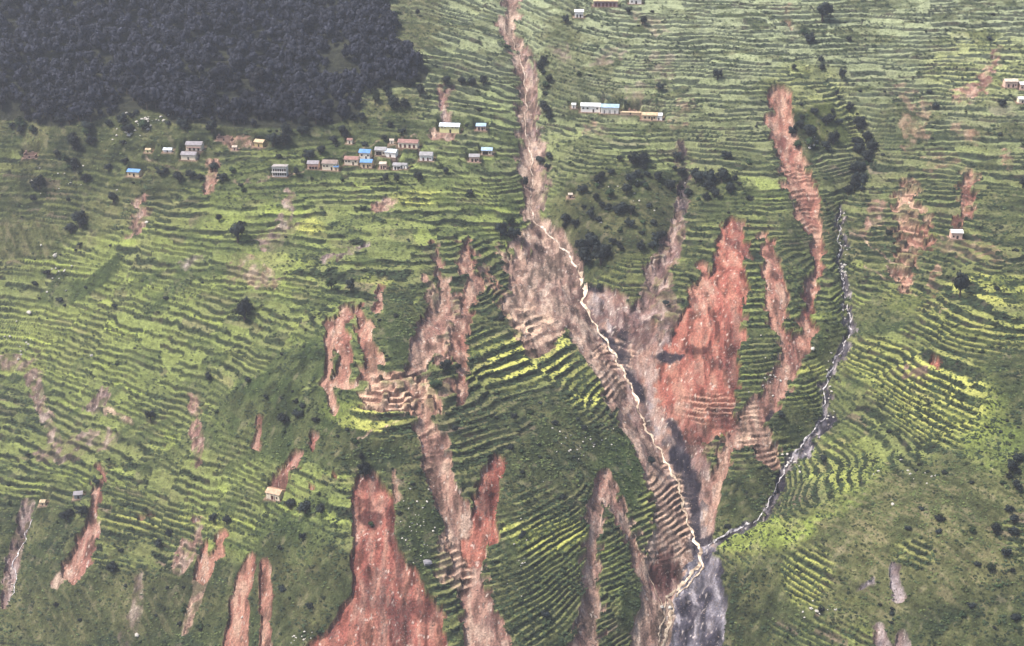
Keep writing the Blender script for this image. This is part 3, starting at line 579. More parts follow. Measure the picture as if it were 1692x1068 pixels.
for h, (cx, cy, z, wd, dp, yaw) in zip(HS, HP):
    px, py, wpx, _, ht, roof, wall, _, style, label = h
    big = wpx > 12
    nm = {'ruin':'ruined_house'}.get(style, 'hut' if wpx < 12.5 else ('school_block' if 'school' in label and wpx > 20 else 'house'))
    e = bpy.data.objects.new(nm, None); COL.objects.link(e); e.location = (cx, cy, z); e.rotation_euler = (0, 0, yaw); e.empty_display_size = 1
    tag(e, label, 'ruin' if style == 'ruin' else ('hut' if wpx < 12.5 else 'house'))
    if nm != 'hut': e['group'] = 'houses of the hillside hamlets'
    W2, D2 = wd/2, dp/2
    f = MB(); f.box(-W2-.5, W2+.5, -D2-.9, D2+.3, -2.2, .12); f.build('foundation', FND, e)
    b = MB()
    if style == 'ruin':
        t_ = .45
        b.box(-W2, W2, -D2, -D2+t_, .12, ht*.55); b.box(-W2, W2, D2-t_, D2, .12, ht*.8)
        b.box(-W2, -W2+t_, -D2+t_, D2-t_, .12, ht*1.0); b.box(W2-t_, W2, -D2+t_, D2-t_, .12, ht*.62)
        b.box(-W2-.01, -W2+1.3, D2-t_-.01, D2+.01, ht*.8, ht*1.35); b.box(W2*.1, W2*.5, D2-t_-.01, D2+.01, ht*.8, ht*1.05)
        b.build('wall', HM[wall], e)
        d = MB(); d.box(-.45, .45, -D2-.03, -D2+.05, .14, 1.5); d.build('door', DARK, e)
        r_ = MB()
        for k in range(14):
            x_, y_ = random.uniform(-W2, W2), random.uniform(-D2-1.4, D2); s_ = random.uniform(.2, .5)
            r_.box(x_-s_, x_+s_, y_-s_*.7, y_+s_*.7, .13, .13+s_)
        r_.build('rubble', FND, e)['kind'] = 'stuff'; continue
    rise = {'flat': 0, 'storey2': 0}.get(roof, min(1.5, dp*.24))
    b.box(-W2, W2, -D2, D2, .12, ht)
    if rise:
        n = len(b.v)
        b.v += [(-W2,-D2,ht),(-W2,D2,ht),(-W2,0,ht+rise*.93),(W2,-D2,ht),(W2,D2,ht),(W2,0,ht+rise*.93)]; b.f += [(n,n+2,n+1),(n+3,n+4,n+5)]
    b.build('wall', HM[wall], e)
    r_ = MB(); ov = .45 if big else .25; th = .14
    if rise:
        k = rise/D2
        for s in (-1, 1):
            y0, z0, y1, z1 = s*(D2+ov), ht-k*ov, 0, ht+rise
            n = len(r_.v)
            r_.v += [(-W2-ov,y0,z0),(W2+ov,y0,z0),(W2+ov,y1,z1),(-W2-ov,y1,z1),(-W2-ov,y0,z0+th),(W2+ov,y0,z0+th),(W2+ov,y1,z1+th),(-W2-ov,y1,z1+th)]
            r_.f += [(n,n+1,n+2,n+3),(n+4,n+7,n+6,n+5),(n,n+4,n+5,n+1),(n,n+3,n+7,n+4),(n+1,n+5,n+6,n+2)]
        m_ = int(wd/1.2)                                     # sheet seams
        for q in range(m_):
            xx = -W2+(q+.5)*wd/m_
            n = len(r_.v); y0, z0 = -(D2+ov), ht-k*ov+th
            r_.v += [(xx-.04,y0,z0),(xx+.04,y0,z0),(xx+.04,0,ht+rise+th),(xx-.04,0,ht+rise+th),(xx-.04,y0,z0+.07),(xx+.04,y0,z0+.07),(xx+.04,0,ht+rise+th+.07),(xx-.04,0,ht+rise+th+.07)]
            r_.f += [(n+4,n+5,n+6,n+7),(n,n+4,n+7,n+3),(n+1,n+2,n+6,n+5),(n,n+1,n+5,n+4)]
    else:
        r_.box(-W2-.4, W2+.4, -D2-.7, D2+.3, ht+.003, ht+.25)
        r_.box(-W2-.4, W2+.4, -D2-.7, -D2-.5, ht+.25, ht+.75)
    ro = r_.build('roof', RM[roof], e)
    def op(kind, x0, x1, z0, z1, mat=DARK):
        q = MB(); q.box(x0, x1, -D2-.05, -D2+.05, z0, z1)
        fr_ = MB(); 
        o = q.build(kind, mat, e)
        if big:
            fr_.box(x0-.1, x0, -D2-.09, -D2+.02, z0, z1); fr_.box(x1, x1+.1, -D2-.09, -D2+.02, z0, z1); fr_.box(x0-.1, x1+.1, -D2-.10, -D2+.02, z1, z1+.1)
            fr_.build('frame', TIM, o)
    H1 = min(2.1, ht*.72)
    if style == 'hall':
        op('door', W2*.02, W2*.02+1.0, .13, 2.4)
        for x_ in (-.75, -.45, .35, .65, .85): op('window', W2*x_-.35, W2*x_+.35, ht-1.25, ht-.6, RM['grey'])
    elif style == 'door1': op('door', -.1, 1.0, .13, H1); op('window', -W2*.7, -W2*.7+.8, 1.1, H1)
    elif style == 'door2':
        for x_ in (-.42, .32): op('door', W2*x_-.45, W2*x_+.45, .13, H1, DRED if 'red' in label else DARK)
        op('window', W2*.62, W2*.62+.6, 1.1, H1)
    elif style == 'doors4':
        for x_ in (-.75, -.28, .2, .66): op('door', W2*x_-.6, W2*x_+.6, .13, H1+.2, DRED)
    elif style == 'doors6':
        for x_ in (-.82, -.55, -.2, .1, .42, .74): op('door', W2*x_-.7, W2*x_+.7, .13, H1+.6, DRED)
    elif style in ('win2', 'win3', 'wins'):
        op('door', W2*.3-.4, W2*.3+.4, .13, H1)
        xs = dict(win2=(-.5, .7), win3=(-.75, -.3, .7), wins=(-.6, -.05, .6))[style]
        for x_ in xs: op('window', W2*x_-.45, W2*x_+.45, (1.2 if style == 'wins' else ht*.5), (2.4 if style == 'wins' else ht*.5+1.0))
    elif style == 'storey2':
        for z0 in (.9, 3.6):
            for x_ in (-.78, -.45, -.12, .2, .52, .84): op('window', W2*x_-.45, W2*x_+.42, z0, z0+1.6)
        s_ = MB(); s_.box(-W2-.3, W2+.3, -D2-.9, -D2-.101, 3.0, 3.2); s_.box(-W2-.3, W2+.3, -D2-.9, -D2-.8, 3.2, 3.75); s_.build('balcony', HM['white'], e)
    elif style in ('open', 'porch'):
        q = MB(); q.box(-W2*.28 if style == 'porch' else -W2*.8, W2*.3, -D2-.04, -D2+.05, .13, H1+.3); q.build('porch_opening', DRED if style == 'porch' else DARK, e)
        for x_ in (-.85, -.3, .25, .85): q = MB(); q.box(W2*x_-.1, W2*x_+.1, -D2-.75, -D2-.6, .13, ht-.18); q.build('porch_post', HM['cream'] if style == 'porch' else TIM, e)
        op('window', W2*.5, W2*.5+.7, 1.0, H1)
    elif style == 'band':
        q = MB(); q.box(-W2*.92, W2*.92, -D2-.9, -D2-.02, ht*.5, ht*.56); q.build('awning', RM['rust'], e)
        for x_ in (-.5, .05, .6): op('door', W2*x_-.5, W2*x_+.5, .13, ht*.48)
    elif style == 'verandah':
        for k in range(9): q = MB(); x_ = -W2*.94+k*W2*.235; q.box(x_-.08, x_+.08, -D2-.38, -D2-.25, .13, ht-.1); q.build('verandah_post', HM['white'], e)
        for x_ in (-.6, 0, .6): op('door', W2*x_-.45, W2*x_+.45, .13, H1, RM['grey'])
    else:
        op('door', -.4 if wd > 3 else -.3, .4 if wd > 3 else .3, .13, min(1.9, ht*.75))

# ------------------------------------------------------------------ vegetation
def leafmat(name, a, b_):
    m, t, b = new_mat(name)
    tc = t.nodes.new('ShaderNodeTexCoord'); n = t.nodes.new('ShaderNodeTexNoise'); n.inputs['Scale'].default_value = .55; n.inputs['Detail'].default_value = 4
    t.links.new(tc.outputs['Object'], n.inputs['Vector'])
    cr = t.nodes.new('ShaderNodeValToRGB'); cr.color_ramp.elements[0].position = .35; cr.color_ramp.elements[1].position = .65
    cr.color_ramp.elements[0].color = (*a, 1); cr.color_ramp.elements[1].color = (*b_, 1)
    oi = t.nodes.new('ShaderNodeObjectInfo'); mr = t.nodes.new('ShaderNodeMapRange'); mr.inputs[3].default_value = .7; mr.inputs[4].default_value = 1.45
    t.links.new(oi.outputs['Random'], mr.inputs[0])
    ge = t.nodes.new('ShaderNodeNewGeometry'); nb = t.nodes.new('ShaderNodeTexNoise'); nb.inputs['Scale'].default_value = .16; nb.inputs['Detail'].default_value = 2
    t.links.new(ge.outputs['Position'], nb.inputs['Vector']); mb = t.nodes.new('ShaderNodeMapRange'); mb.inputs[1].default_value = .35; mb.inputs[2].default_value = .65; mb.inputs[3].default_value = .45; mb.inputs[4].default_value = 1.6
    t.links.new(nb.outputs[0], mb.inputs[0]); mm = t.nodes.new('ShaderNodeMath'); mm.operation = 'MULTIPLY'; t.links.new(mr.outputs[0], mm.inputs[0]); t.links.new(mb.outputs[0], mm.inputs[1])
    vm = t.nodes.new('ShaderNodeVectorMath'); vm.operation = 'SCALE'
    t.links.new(n.outputs[0], cr.inputs[0]); t.links.new(cr.outputs[0], vm.inputs[0]); t.links.new(mm.outputs[0], vm.inputs['Scale'])
    t.links.new(vm.outputs[0], b.inputs['Base Color']); b.inputs['Roughness'].default_value = .8; b.inputs['Specular IOR Level'].default_value = .2
    return m
LM = leafmat('dark_foliage', (.007,.010,.013), (.020,.027,.024)); LM2 = leafmat('green_foliage', (.014,.026,.013), (.036,.058,.024)); BK = flat_mat('bark', (.07,.05,.04), .9)
LMF = leafmat('forest_foliage', (.005,.006,.014), (.027,.029,.040))
def crown_np(seed, rx, rz, zc, n, leaf, lobes=7):
    g = np.random.default_rng(seed); vs, fs = [], []
    L = [(np.array([0, 0, zc]), rx*.72, rz*.8)]
    for k in range(lobes):
        a = g.uniform(0, 2*math.pi); e = g.uniform(-.5, 1.0); r = rx*g.uniform(.35, .62)
        L.append((np.array([math.cos(a)*(rx-r*.8)*math.cos(e), math.sin(a)*(rx-r*.8)*math.cos(e), zc+math.sin(e)*(rz-r*.5)]), r, r*g.uniform(.8, 1.1)))
    tot = sum(l[1]**2 for l in L)
    for c, r, rzz in L:
        # inner mass: jittered octa-sphere
        m = len(vs); rr = .72
        for i in range(3):
            ph_ = (-.6, .1, .75)[i]
            for j in range(6):
                a = (j+.5*i)*math.pi/3; q = rr*g.uniform(.75, 1.1)
                vs.append(c+np.array([math.cos(a)*math.cos(ph_)*r*q, math.sin(a)*math.cos(ph_)*r*q, math.sin(ph_)*rzz*q]))
        vs.append(c+np.array([0, 0, -rzz*rr])); vs.append(c+np.array([0, 0, rzz*rr*1.1]))
        for j in range(6):
            k = (j+1) % 6
            for i in (0, 1): fs += [(m+i*6+j, m+i*6+k, m+i*6+6+j), (m+i*6+k, m+i*6+6+k, m+i*6+6+j)]
            fs += [(m+18, m+k, m+j), (m+12+j, m+12+k, m+19)]
        for k in range(max(4, int(n*r*r/tot))):
            d = g.normal(size=3); d[2] = d[2]*.9+.25; d /= np.linalg.norm(d)
            p = c + d*np.array([r, r, rzz])*g.uniform(.8, 1.12)
            t1 = np.cross(d, g.normal(size=3)); t1 /= np.linalg.norm(t1)+1e-6; t2 = np.cross(d, t1)
            s = leaf*g.uniform(.6, 1.3); o = d*s*.35*g.uniform(-1, 1)
            m = len(vs); vs += [p+t1*s, p-t1*s*.5+t2*s*.87+o, p-t1*s*.5-t2*s*.87-o]; fs.append((m, m+1, m+2))
    return np.array(vs), np.array(fs)
def trunk_mb(h, r, nl=3):
    b = MB()
    def limb(p, q, r0, r1):
        n = len(b.v); d = (Vector(q)-Vector(p)).normalized(); u = d.orthogonal().normalized(); v = d.cross(u)
        for c, rr in ((p, r0), (q, r1)):
            for k in range(6): a = k*math.pi/3; b.v.append(tuple(Vector(c)+u*math.cos(a)*rr+v*math.sin(a)*rr))
        for k in range(6): j = (k+1) % 6; b.f.append((n+k, n+j, n+6+j, n+6+k))
    limb((0, 0, -.6), (0, 0, h*.45), r, r*.8); limb((0, 0, h*.45), (.1, 0, h), r*.8, r*.3)
    for k in range(nl):
        a = k*2.1; limb((0, 0, h*.45), (math.cos(a)*h*.3, math.sin(a)*h*.3, h*.85), r*.5, r*.2)
    return b
def make_tree(name, seed, rx, rz, th, mat, n=220, leaf=.55, lobes=7):
    v, f = crown_np(seed, rx, rz, th+rz*.6, n, leaf, lobes)
    e = bpy.data.objects.new(name, None); e.empty_display_size = 1
    c = bpy.data.objects.new('crown', np_mesh('crown', v, f, mat, smooth=False)); c.parent = e
    tb = trunk_mb(th+rz*.4, rx*.07+.06); me = bpy.data.meshes.new('trunk'); me.from_pydata(tb.v, [], tb.f); me.materials.append(BK)
    t = bpy.data.objects.new('trunk', me); t.parent = e
    return e, [c, t]
def place(proto, loc, scale, rz, label, cat, group=None):
    e, ch = proto
    o = e.copy(); COL.objects.link(o); o.location = loc; o.rotation_euler = (0, 0, rz); o.scale = scale
    for c in ch:
        d = c.copy(); COL.objects.link(d); d.parent = o
    tag(o, label, cat, group); return o
FP = [make_tree('forest_tree', 100+i, 1.0, .95, .7, LMF, 150, .17, 6) for i in range(7)]
TP = [make_tree('tree', 200+i, 1.0, 1.0, .55, LM, 320, .13, 8) for i in range(5)]
TG_ = [make_tree('tree', 250+i, 1.0, .95, .55, LM2, 320, .13, 8) for i in range(3)]
BP = [make_tree('shrub', 300+i, 1.0, .62, .1, (LM, LM2, LM)[i % 3], 90, .22, 5) for i in range(6)]

# forest: jittered grid in plan
fx0 = []
for gy in np.arange(95, 460, 4.3):
    for gx in np.arange(-640, -60, 5.0):
        fx0.append((gx+random.uniform(-2.1, 2.1), gy+random.uniform(-1.9, 1.9)))
cand = []
for x, y in fx0:
    z = ground(x, y); a, b, d = project(x, y, z)
    if b < 240 and a < 730:
        cand.append((x, y, z, float(a), float(b), float(d)))
ca = np.array(cand); nn = 26*fbm(ca[:, 0]/14, ca[:, 1]/10, 7, 3)
keep = inpoly(ca[:, 3]+nn*.6, ca[:, 4]+nn*.35, FOREST)
ca = ca[keep]
gaps = fbm(ca[:, 0]/9, ca[:, 1]/9, 17, 1) < .62
ca = ca[gaps]
infr = (ca[:, 3] > -5) & (ca[:, 3] < 1700) & (ca[:, 4] > -5)
o_ = np.argsort(np.where(infr, ca[:, 5], 1e9)); near = o_[:300]; rest = o_[300:]
for k in near:
    x, y, z = ca[k, :3]; s = random.choice((2.3, 3.0, 3.6, 4.4, 5.2))*random.uniform(.85, 1.1)
    place(random.choice(FP), (x, y, z-.3), (s, s, s*random.uniform(.9, 1.35)), random.uniform(0, 6.3), 'dark round crowned tree along the lower edge of the dense forest, upper left', 'tree', 'forest trees at upper left')
vs, fs, off = [], [], 0
fvar = [(np.array([c.co[:] for c in FP[i][1][0].data.vertices]), np.array([p.vertices[:] for p in FP[i][1][0].data.polygons])) for i in range(7)]
for k in rest:
    x, y, z = ca[k, :3]; s = random.choice((2.2, 2.8, 3.3, 4.0, 4.8))*random.uniform(.85, 1.1); a = random.uniform(0, 6.3); v, f = fvar[random.randrange(7)]
    c, q = math.cos(a)*s, math.sin(a)*s
    vs.append(np.stack([v[:, 0]*c-v[:, 1]*q+x, v[:, 0]*q+v[:, 1]*c+y, v[:, 2]*s*random.uniform(.9, 1.35)+z-.3], 1)); fs.append(f+off); off += len(v)
o = link(np_mesh('forest', np.vstack(vs), np.vstack(fs), LMF, smooth=False), 'forest')
tag(o, 'dense dark forest covering the upper left of the hillside', 'forest', kind='stuff')

# single trees: px, py (foot), width px, height factor, green?, label
TR = [(1358,34,36,.85,0,'largest lone round tree near the top edge at right'),(1186,131,18,1.0,0,'lone round dark tree on pale terraces right of centre top'),(1391,130,15,1.2,0,'upright tree just right of the upper side gully'),
(1358,117,11,1,0,'small tree left of the upright tree by the side gully'),(1090,150,15,.9,0,'bluish tree in the middle of the upper terraces'),(393,400,30,1.2,0,'dark oval tree on the left middle terraces, upper one of two'),
(404,530,34,1.2,0,'biggest dark tree on the left middle terraces, lower one of two'),(580,480,18,1.2,0,'dark conical tree below the bright yellow green terrace'),(548,478,20,1,1,'ragged tree left of the dark conical tree'),
(1586,492,28,1.7,0,'tall narrow dark tree beside the yellow fields at right'),(965,438,32,1.0,0,'black tree at the left of the dense clump beside the ravine'),(993,436,36,1.0,0,'black tree at the right of the dense clump beside the ravine'),(978,415,30,1.1,0,'upper black tree of the dense clump beside the ravine'),
(958,415,20,1.2,0,'leftmost small tree of the black clump beside the ravine'),
(1046,272,22,1.0,0,'dark tree in the band above the scrub, left one'),(1062,268,20,.9,0,'dark tree in the band above the scrub, second from left'),(1150,302,28,.9,0,'dark tree right beside the brown chute, left one of the row'),(1172,304,28,.9,0,'dark tree in the middle of the row right of the brown chute'),(1192,300,26,.9,0,'dark tree at the right end of the row right of the brown chute'),
(1108,315,22,.9,0,'dark tree just left of the brown chute'),(1088,300,20,.9,0,'dark tree two crowns left of the brown chute'),(1042,303,22,.9,0,'dark tree above the left part of the scrub'),
(1400,322,18,1,0,'lowest dark tree in the side gully line'),(1412,305,22,1,0,'dark tree in the side gully line, second from below'),(1420,286,22,1,0,'dark tree in the side gully line, third from below'),(1432,270,24,1,0,'dark tree in the side gully line, fourth from below'),(1440,250,22,.9,0,'paler tree at the bend of the side gully line'),
(1418,215,24,1,0,'dark tree right of the rocky knoll'),(1403,183,16,1,0,'dark tree above the rocky knoll beside the side gully'),(1340,225,22,.8,0,'dark tree on the rocky knoll face, left'),(1365,205,22,.7,0,'dark tree on the rocky knoll face, right'),(1345,190,18,.7,0,'dark tree on top of the rocky knoll'),
(828,388,26,.9,0,'dark tree left of the ravine bend, left one'),(850,396,26,.9,0,'dark tree left of the ravine bend, right one'),(842,374,20,.9,1,'green tree above the pair left of the ravine bend'),
(121,244,28,.9,0,'broad dark tree below the forest, left of the rockfall'),(124,282,22,1,0,'dark tree under the broad one below the forest'),(132,374,30,.9,0,'broad dark tree on the left terraces'),(118,385,22,.8,0,'dark tree attached to the lower left of the broad one'),
(66,312,24,1,0,'dark tree near the left edge above the tan patch'),(188,333,18,.9,0,'dark tree left of the small brown slip'),(362,366,14,1,0,'small dark tree left above the oval tree'),(214,280,14,1,0,'dark tree just above the lone blue roof'),
(297,300,22,.8,0,'dark bushy tree right of the lone blue roof'),(316,296,20,.8,0,'dark bushy tree left of the red landslip'),(367,300,20,.7,0,'low dark tree just right of the red landslip'),(470,240,26,.9,0,'dark tree in the clump below the forest, right one'),(452,242,26,.9,0,'dark tree in the clump below the forest, left one'),
(552,238,16,.9,0,'dark tree alone above the hamlet'),(652,180,24,.9,0,'dark tree by the tan clearing at the forest edge'),(670,178,18,.9,0,'dark tree right of the tan clearing at the forest edge'),(735,140,20,.8,0,'leftmost tree of the row at the head of the brown slip'),(762,140,18,.8,0,'middle tree of the row above the yellow hall'),(780,142,18,.8,0,'tree left of the end of the row above the yellow hall'),(799,140,16,1,0,'rightmost tree of the row above the yellow hall'),
(690,26,10,1.2,0,'small upright tree on the pale grass right of the forest'),(637,302,14,1.3,0,'dark tree below the hamlet, left one of two'),(656,300,12,1.3,0,'dark tree below the hamlet, right one of two'),(868,310,10,2.0,0,'narrow dark tree inside the ravine'),
(1038,24,12,1,0,'round tree right of the long row building'),(1062,42,16,1,0,'ragged tree below the top edge, right of the row building'),(935,38,14,1,0,'dark tree left below the small white house'),(898,108,16,1,0,'dark tree on the right bank of the upper ravine'),(905,138,16,1,0,'dark tree on the right bank of the ravine, below another'),
(1545,180,14,.8,0,'round bush-like tree between faint slips at right'),(1655,176,16,.8,0,'dark violet tree left of the right edge house'),(1690,310,22,1,0,'dark tree cut by the right edge'),(1668,780,24,1,0,'dark tree on the grassy right edge, left one'),(1680,765,20,1,0,'dark tree on the grassy right edge, right one'),
(1642,880,20,1,0,'dark tree on the grassy spur right side'),(1606,880,14,.8,1,'small green tree left of the dark spur tree'),(1638,945,20,.8,1,'low green tree lower on the spur at right'),(1500,876,12,.8,0,'small dark bushy tree on the spur top'),(1076,768,16,1.1,0,'small dark tree left of the torrent'),
(602,788,24,1.2,0,'dark tree at the very head of the raw red slide'),(597,762,10,1.4,0,'thin tree above the head of the raw red slide'),(613,870,12,.8,1,'surviving green bush tree inside the raw red slide'),(135,850,24,.7,0,'dark tree below the small grey stone hut, right'),(112,858,26,.7,0,'dark tree below the small grey stone hut, left'),
(375,866,16,1,0,'dark tree at the head of the orange slip'),(352,862,18,.8,0,'dark tree left of the head of the orange slip'),(505,846,30,.7,0,'dark hedge tree below right of the sandstone cottage'),(480,840,22,.8,0,'dark hedge tree right beside the sandstone cottage'),(530,846,24,.6,0,'rightmost dark hedge tree near the sandstone cottage'),
(500,892,14,.9,0,'small dark tree on the fields below the cottage'),(470,698,26,.7,0,'dark clump tree on the olive slope, left'),(492,690,22,.7,0,'dark clump tree on the olive slope, right'),(248,695,18,1,0,'dark tree in the left lower terraces'),(345,628,16,.9,0,'dark tree left of the olive slope'),(410,632,12,.8,0,'small dark tree at the top of the olive slope'),
(185,945,22,.8,0,'dark tree lower left, below the reddish slip'),(262,905,20,.8,0,'dark tree on rough ground between lower left slips'),(278,885,14,.9,0,'small tree above the rough ground at lower left'),(735,612,24,.8,0,'dark tree at the middle of the forked slide, left'),(757,610,14,.8,0,'dark tree at the middle of the forked slide, right'),(720,642,26,.6,1,'green tree left in the forked slide island'),
(990,478,16,.8,0,'small dark tree right of the ravine under the black clump'),(1085,400,24,.8,0,'dark tree left of the brown chute, in scrub'),(1078,412,18,.8,0,'small dark tree under the one left of the chute'),(1030,350,20,.8,0,'dark tree in mid scrub'),(950,375,16,.9,0,'dark tree at left side of the scrub'),(1040,375,20,.8,0,'dark tree in lower scrub'),
(865,885,12,.9,0,'small dark tree on pebbly slope right of the forked slide'),(1290,690,18,.6,0,'dark tree left of the lower side stream'),(1100,505,14,.8,0,'small dark tree at left rim of the broad red scar'),(905,280,14,.8,0,'dark tree right of the mid ravine'),(160,800,16,.7,0,'dark tree by the red slip at lower left')]
for i, (px, py, wd, hf, gr, lab) in enumerate(TR):
    k = at(px, py); s = wd*DEP[k]/FPX*.5*.95
    place(random.choice(TG_ if gr else TP), (X[k], Y[k], ZF[k]-.2), (s, s, s*hf), random.uniform(0, 6.3), lab, 'tree')

xt = random.Random(12)
for (cx, cy, rx, ry, n, lab, grp) in [(150,285,150,50,16,'dark low tree in rough ground below the forest at far left','low trees of the far left rough ground'),(420,275,120,30,12,'dark low tree between the grey roofed pair and the two storey house','low trees left of the hamlet'),(600,215,110,20,12,'dark low tree between the forest edge and the hamlet','low trees above the hamlet'),(620,300,130,12,9,'dark low tree just below the hamlet houses','low trees below the hamlet'),
  (1105,300,110,38,26,'dark tree of the loose belt above the central scrub','trees of the belt above the scrub'),(1005,355,85,60,24,'dark low tree within the central scrub','low trees in the central scrub'),(1350,215,42,32,12,'dark low tree clinging to the rocky knoll','low trees of the rocky knoll'),(1360,110,70,60,6,'small dark tree lining the upper side gully','small trees of the upper side gully'),(260,214,250,9,22,'dark tree in the thinning lower fringe of the forest','trees of the lower forest fringe'),(655,150,45,20,10,'dark tree by the right hand corner of the forest','trees at the forest corner'),(1425,270,16,50,12,'black tree crowding the upper side gully','trees crowding the upper side gully'),(900,200,10,120,8,'small dark tree on the ravine right bank','small trees of the ravine bank'),(1655,860,30,90,9,'dark low tree on the shaded right side of the spur','low trees of the spur')]:
    for i in range(n):
        px, py = cx+xt.uniform(-1, 1)*rx, cy+xt.uniform(-1, 1)*ry
        k = at(px, py)
        if (inF[k] and 'fringe' not in lab) or any(abs(px-h[0]) < h[2]*.6+6 and -10 < py-h[1]+0 < 26 for h in HS): continue
        s = xt.uniform(8, 20)*DEP[k]/FPX*.5
        place(xt.choice(TP+TG_[:1]), (X[k], Y[k], ZF[k]-.2), (s*1.15, s, s*xt.uniform(.7, 1.1)), xt.uniform(0, 6.3), lab, 'tree', grp)

# shrubs: individuals strewn over the hill, weighted to rough ground and terrace banks
ins = (PX > 5) & (PX < 1687) & (PY > 5) & (PY < 1063) & ~inF & (SOIL < .25)
dens = (.25+.75*(1-TERR))*(.3+ss(-.1, .6, fbm(X/30, Y/22, 131, 2)))*np.where(isr > .5, 1.6, .8)*(DEP/720)**0
dens = dens*(1-.8*ell([(1450,900,230,90,-10,1)], PX, PY))*(1-.6*ell([(870,600,80,50,0,1),(1550,660,100,80,25,1)], PX, PY)) + 1.0*ell([(1010,340,90,60,0,1),(1180,310,60,30,0,1),(60,330,160,90,0,.7),(1350,215,40,35,0,1.2),(500,690,80,40,-30,.6),(1640,850,60,110,0,.1),(540,200,180,40,0,.8)], PX, PY)
pool = np.where(ins)[0]; pr = dens[pool]; pr = pr/pr.sum()
sel = rng.choice(pool, 290, replace=False, p=pr)
def shrub_zone(px, py):
    if px > 1180 and py > 780: return ('low dark shrub on the grassy spur at lower right', 'shrubs on the lower right spur')
    if 900 < px < 1230 and 250 < py < 520: return ('low dark shrub in the scrub patch right of the ravine', 'shrubs in the central scrub')
    if px > 870 and py <= 400: return ('small dark shrub on the upper right terraces', 'shrubs on the upper right terraces')
    if px > 1180: return ('low dark shrub on the right hand middle slopes', 'shrubs on the right middle slopes')
    if py < 330: return ('low dark shrub between the forest and the hamlet', 'shrubs around the hamlet')
    if py > 850: return ('low dark shrub on the lower left slopes', 'shrubs on the lower left slopes')
    return ('low dark shrub on the left middle terraces', 'shrubs on the left middle terraces')
for k in sel:
    lab, grp = shrub_zone(PX[k], PY[k]); s = random.choice((.9, 1.1, 1.3, 1.7, 2.3))*random.uniform(.8, 1.15)
    place(random.choice(BP), (X[k], Y[k], ZF[k]-.15), (s*1.25, s, s), random.uniform(0, 6.3), lab, 'shrub', grp)

# undergrowth: uncountable tufts on the banks and rough slopes
def tufts(name, n, weight, size, mat, label, cat, seed):
    g = np.random.default_rng(seed)
    pool = np.where((PX > -60) & (PX < 1752) & (PY > -60) & (PY < 1110) & (weight > .02))[0]
    p = weight[pool]*DEP[pool]**0; p = p/p.sum(); s_ = g.choice(pool, n, p=p)
    T = 5; vs = np.zeros((n, T, 3, 3)); sz = size*g.uniform(.5, 1.35, n)
    jx = g.normal(size=(n, 2))*.5
    for t in range(T):
        a = g.uniform(0, 6.28, n); r = sz*g.uniform(.1, .5, n); cx = X[s_]+jx[:, 0]+np.cos(a)*r*1.6; cy = Y[s_]+jx[:, 1]+np.sin(a)*r
        cz = ZF[s_]+SLOPE*0+sz*g.uniform(.0, .35, n)
        b = g.uniform(0, 6.28, n); tl = g.uniform(-.5, .5, (n, 3))
        for v in range(3):
            aa = b+v*2.09
            vs[:, t, v, 0] = cx+np.cos(aa)*sz*.55; vs[:, t, v, 1] = cy+np.sin(aa)*sz*.4*(1); vs[:, t, v, 2] = cz+sz*(.15+.55*np.abs(tl[:, v]))+np.sin(aa)*sz*.25
    vs = vs.reshape(-1, 3); fs = np.arange(len(vs)).reshape(-1, 3)
    o = link(np_mesh(name, vs, fs, mat, smooth=False), name); tag(o, label, cat, kind='stuff')
nosoil = (1-ss(.1, .4, SOIL))*(~inF)
tufts('undergrowth', 42000, nosoil*(np.clip(isr*TERR*1.2, 0, 1)*(.25+ss(-.2, .5, n1)) + .36*(1-TERR)*(1-.75*OLV)*ss(-.2, .5, n4+n1*.5)), .95, leafmat('bank_scrub', (.014,.022,.013), (.034,.050,.022)), 'dark scrubby undergrowth along the terrace banks and rough slopes', 'undergrowth', 5)
tufts('grass', 26000, nosoil*((1-isr)*TERR*.3+.6*(1-TERR)*(1-.8*DKW)), .75, leafmat('rough_grass', (.034,.048,.019), (.085,.105,.036)), 'rough green grass tufts over the slopes and field edges', 'grass', 6)

# ------------------------------------------------------------------ stones
STM = [flat_mat('pale_stone', (.46,.43,.39), .9, .25, .7), flat_mat('grey_stone', (.25,.24,.26), .9, .25, .7)]
def rock_mesh(seed, mat):
    g = np.random.default_rng(seed); b = []
    for th, nn_ in ((-.9, 5), (-.2, 8), (.45, 7), (1.1, 4)):
        for j in range(nn_):
            a = j*2*math.pi/nn_+g.uniform(-.2, .2); q = g.uniform(.75, 1.15)
            b.append((math.cos(a)*math.cos(th)*q, math.sin(a)*math.cos(th)*q*.85, math.sin(th)*q*.7))
    import bmesh
    bm = bmesh.new(); [bm.verts.new(p) for p in b]; r = bmesh.ops.convex_hull(bm, input=bm.verts)
    bmesh.ops.delete(bm, geom=[v for v in bm.verts if not v.link_faces], context='VERTS')
    me = bpy.data.meshes.new('boulder'); bm.to_mesh(me); bm.free(); me.materials.append(mat); return me
RK = [rock_mesh(i, STM[0]) for i in range(6)]; RG = [rock_mesh(20+i, STM[1]) for i in range(3)]
def boulder(px, py, r, lab, grp=None, grey=False):
    k = at(px, py); o = link(random.choice(RG if grey else RK), 'boulder'); o.location = (X[k], Y[k], ZF[k]+r*.2)
    o.rotation_euler = (random.uniform(-.4, .4), random.uniform(-.4, .4), random.uniform(0, 6.3)); o.scale = (r*random.uniform(.9, 1.3), r, r*random.uniform(.8, 1.1))
    tag(o, lab, 'boulder', grp)
boulder(706,931,3.0,'largest grey boulder on the slope left of the forked slide', None, True)
boulder(1094,1003,1.3,'white rounded boulder beside the torrent near the bottom edge'); boulder(1107,1005,1.3,'pale boulder standing in the torrent, right of the white one')
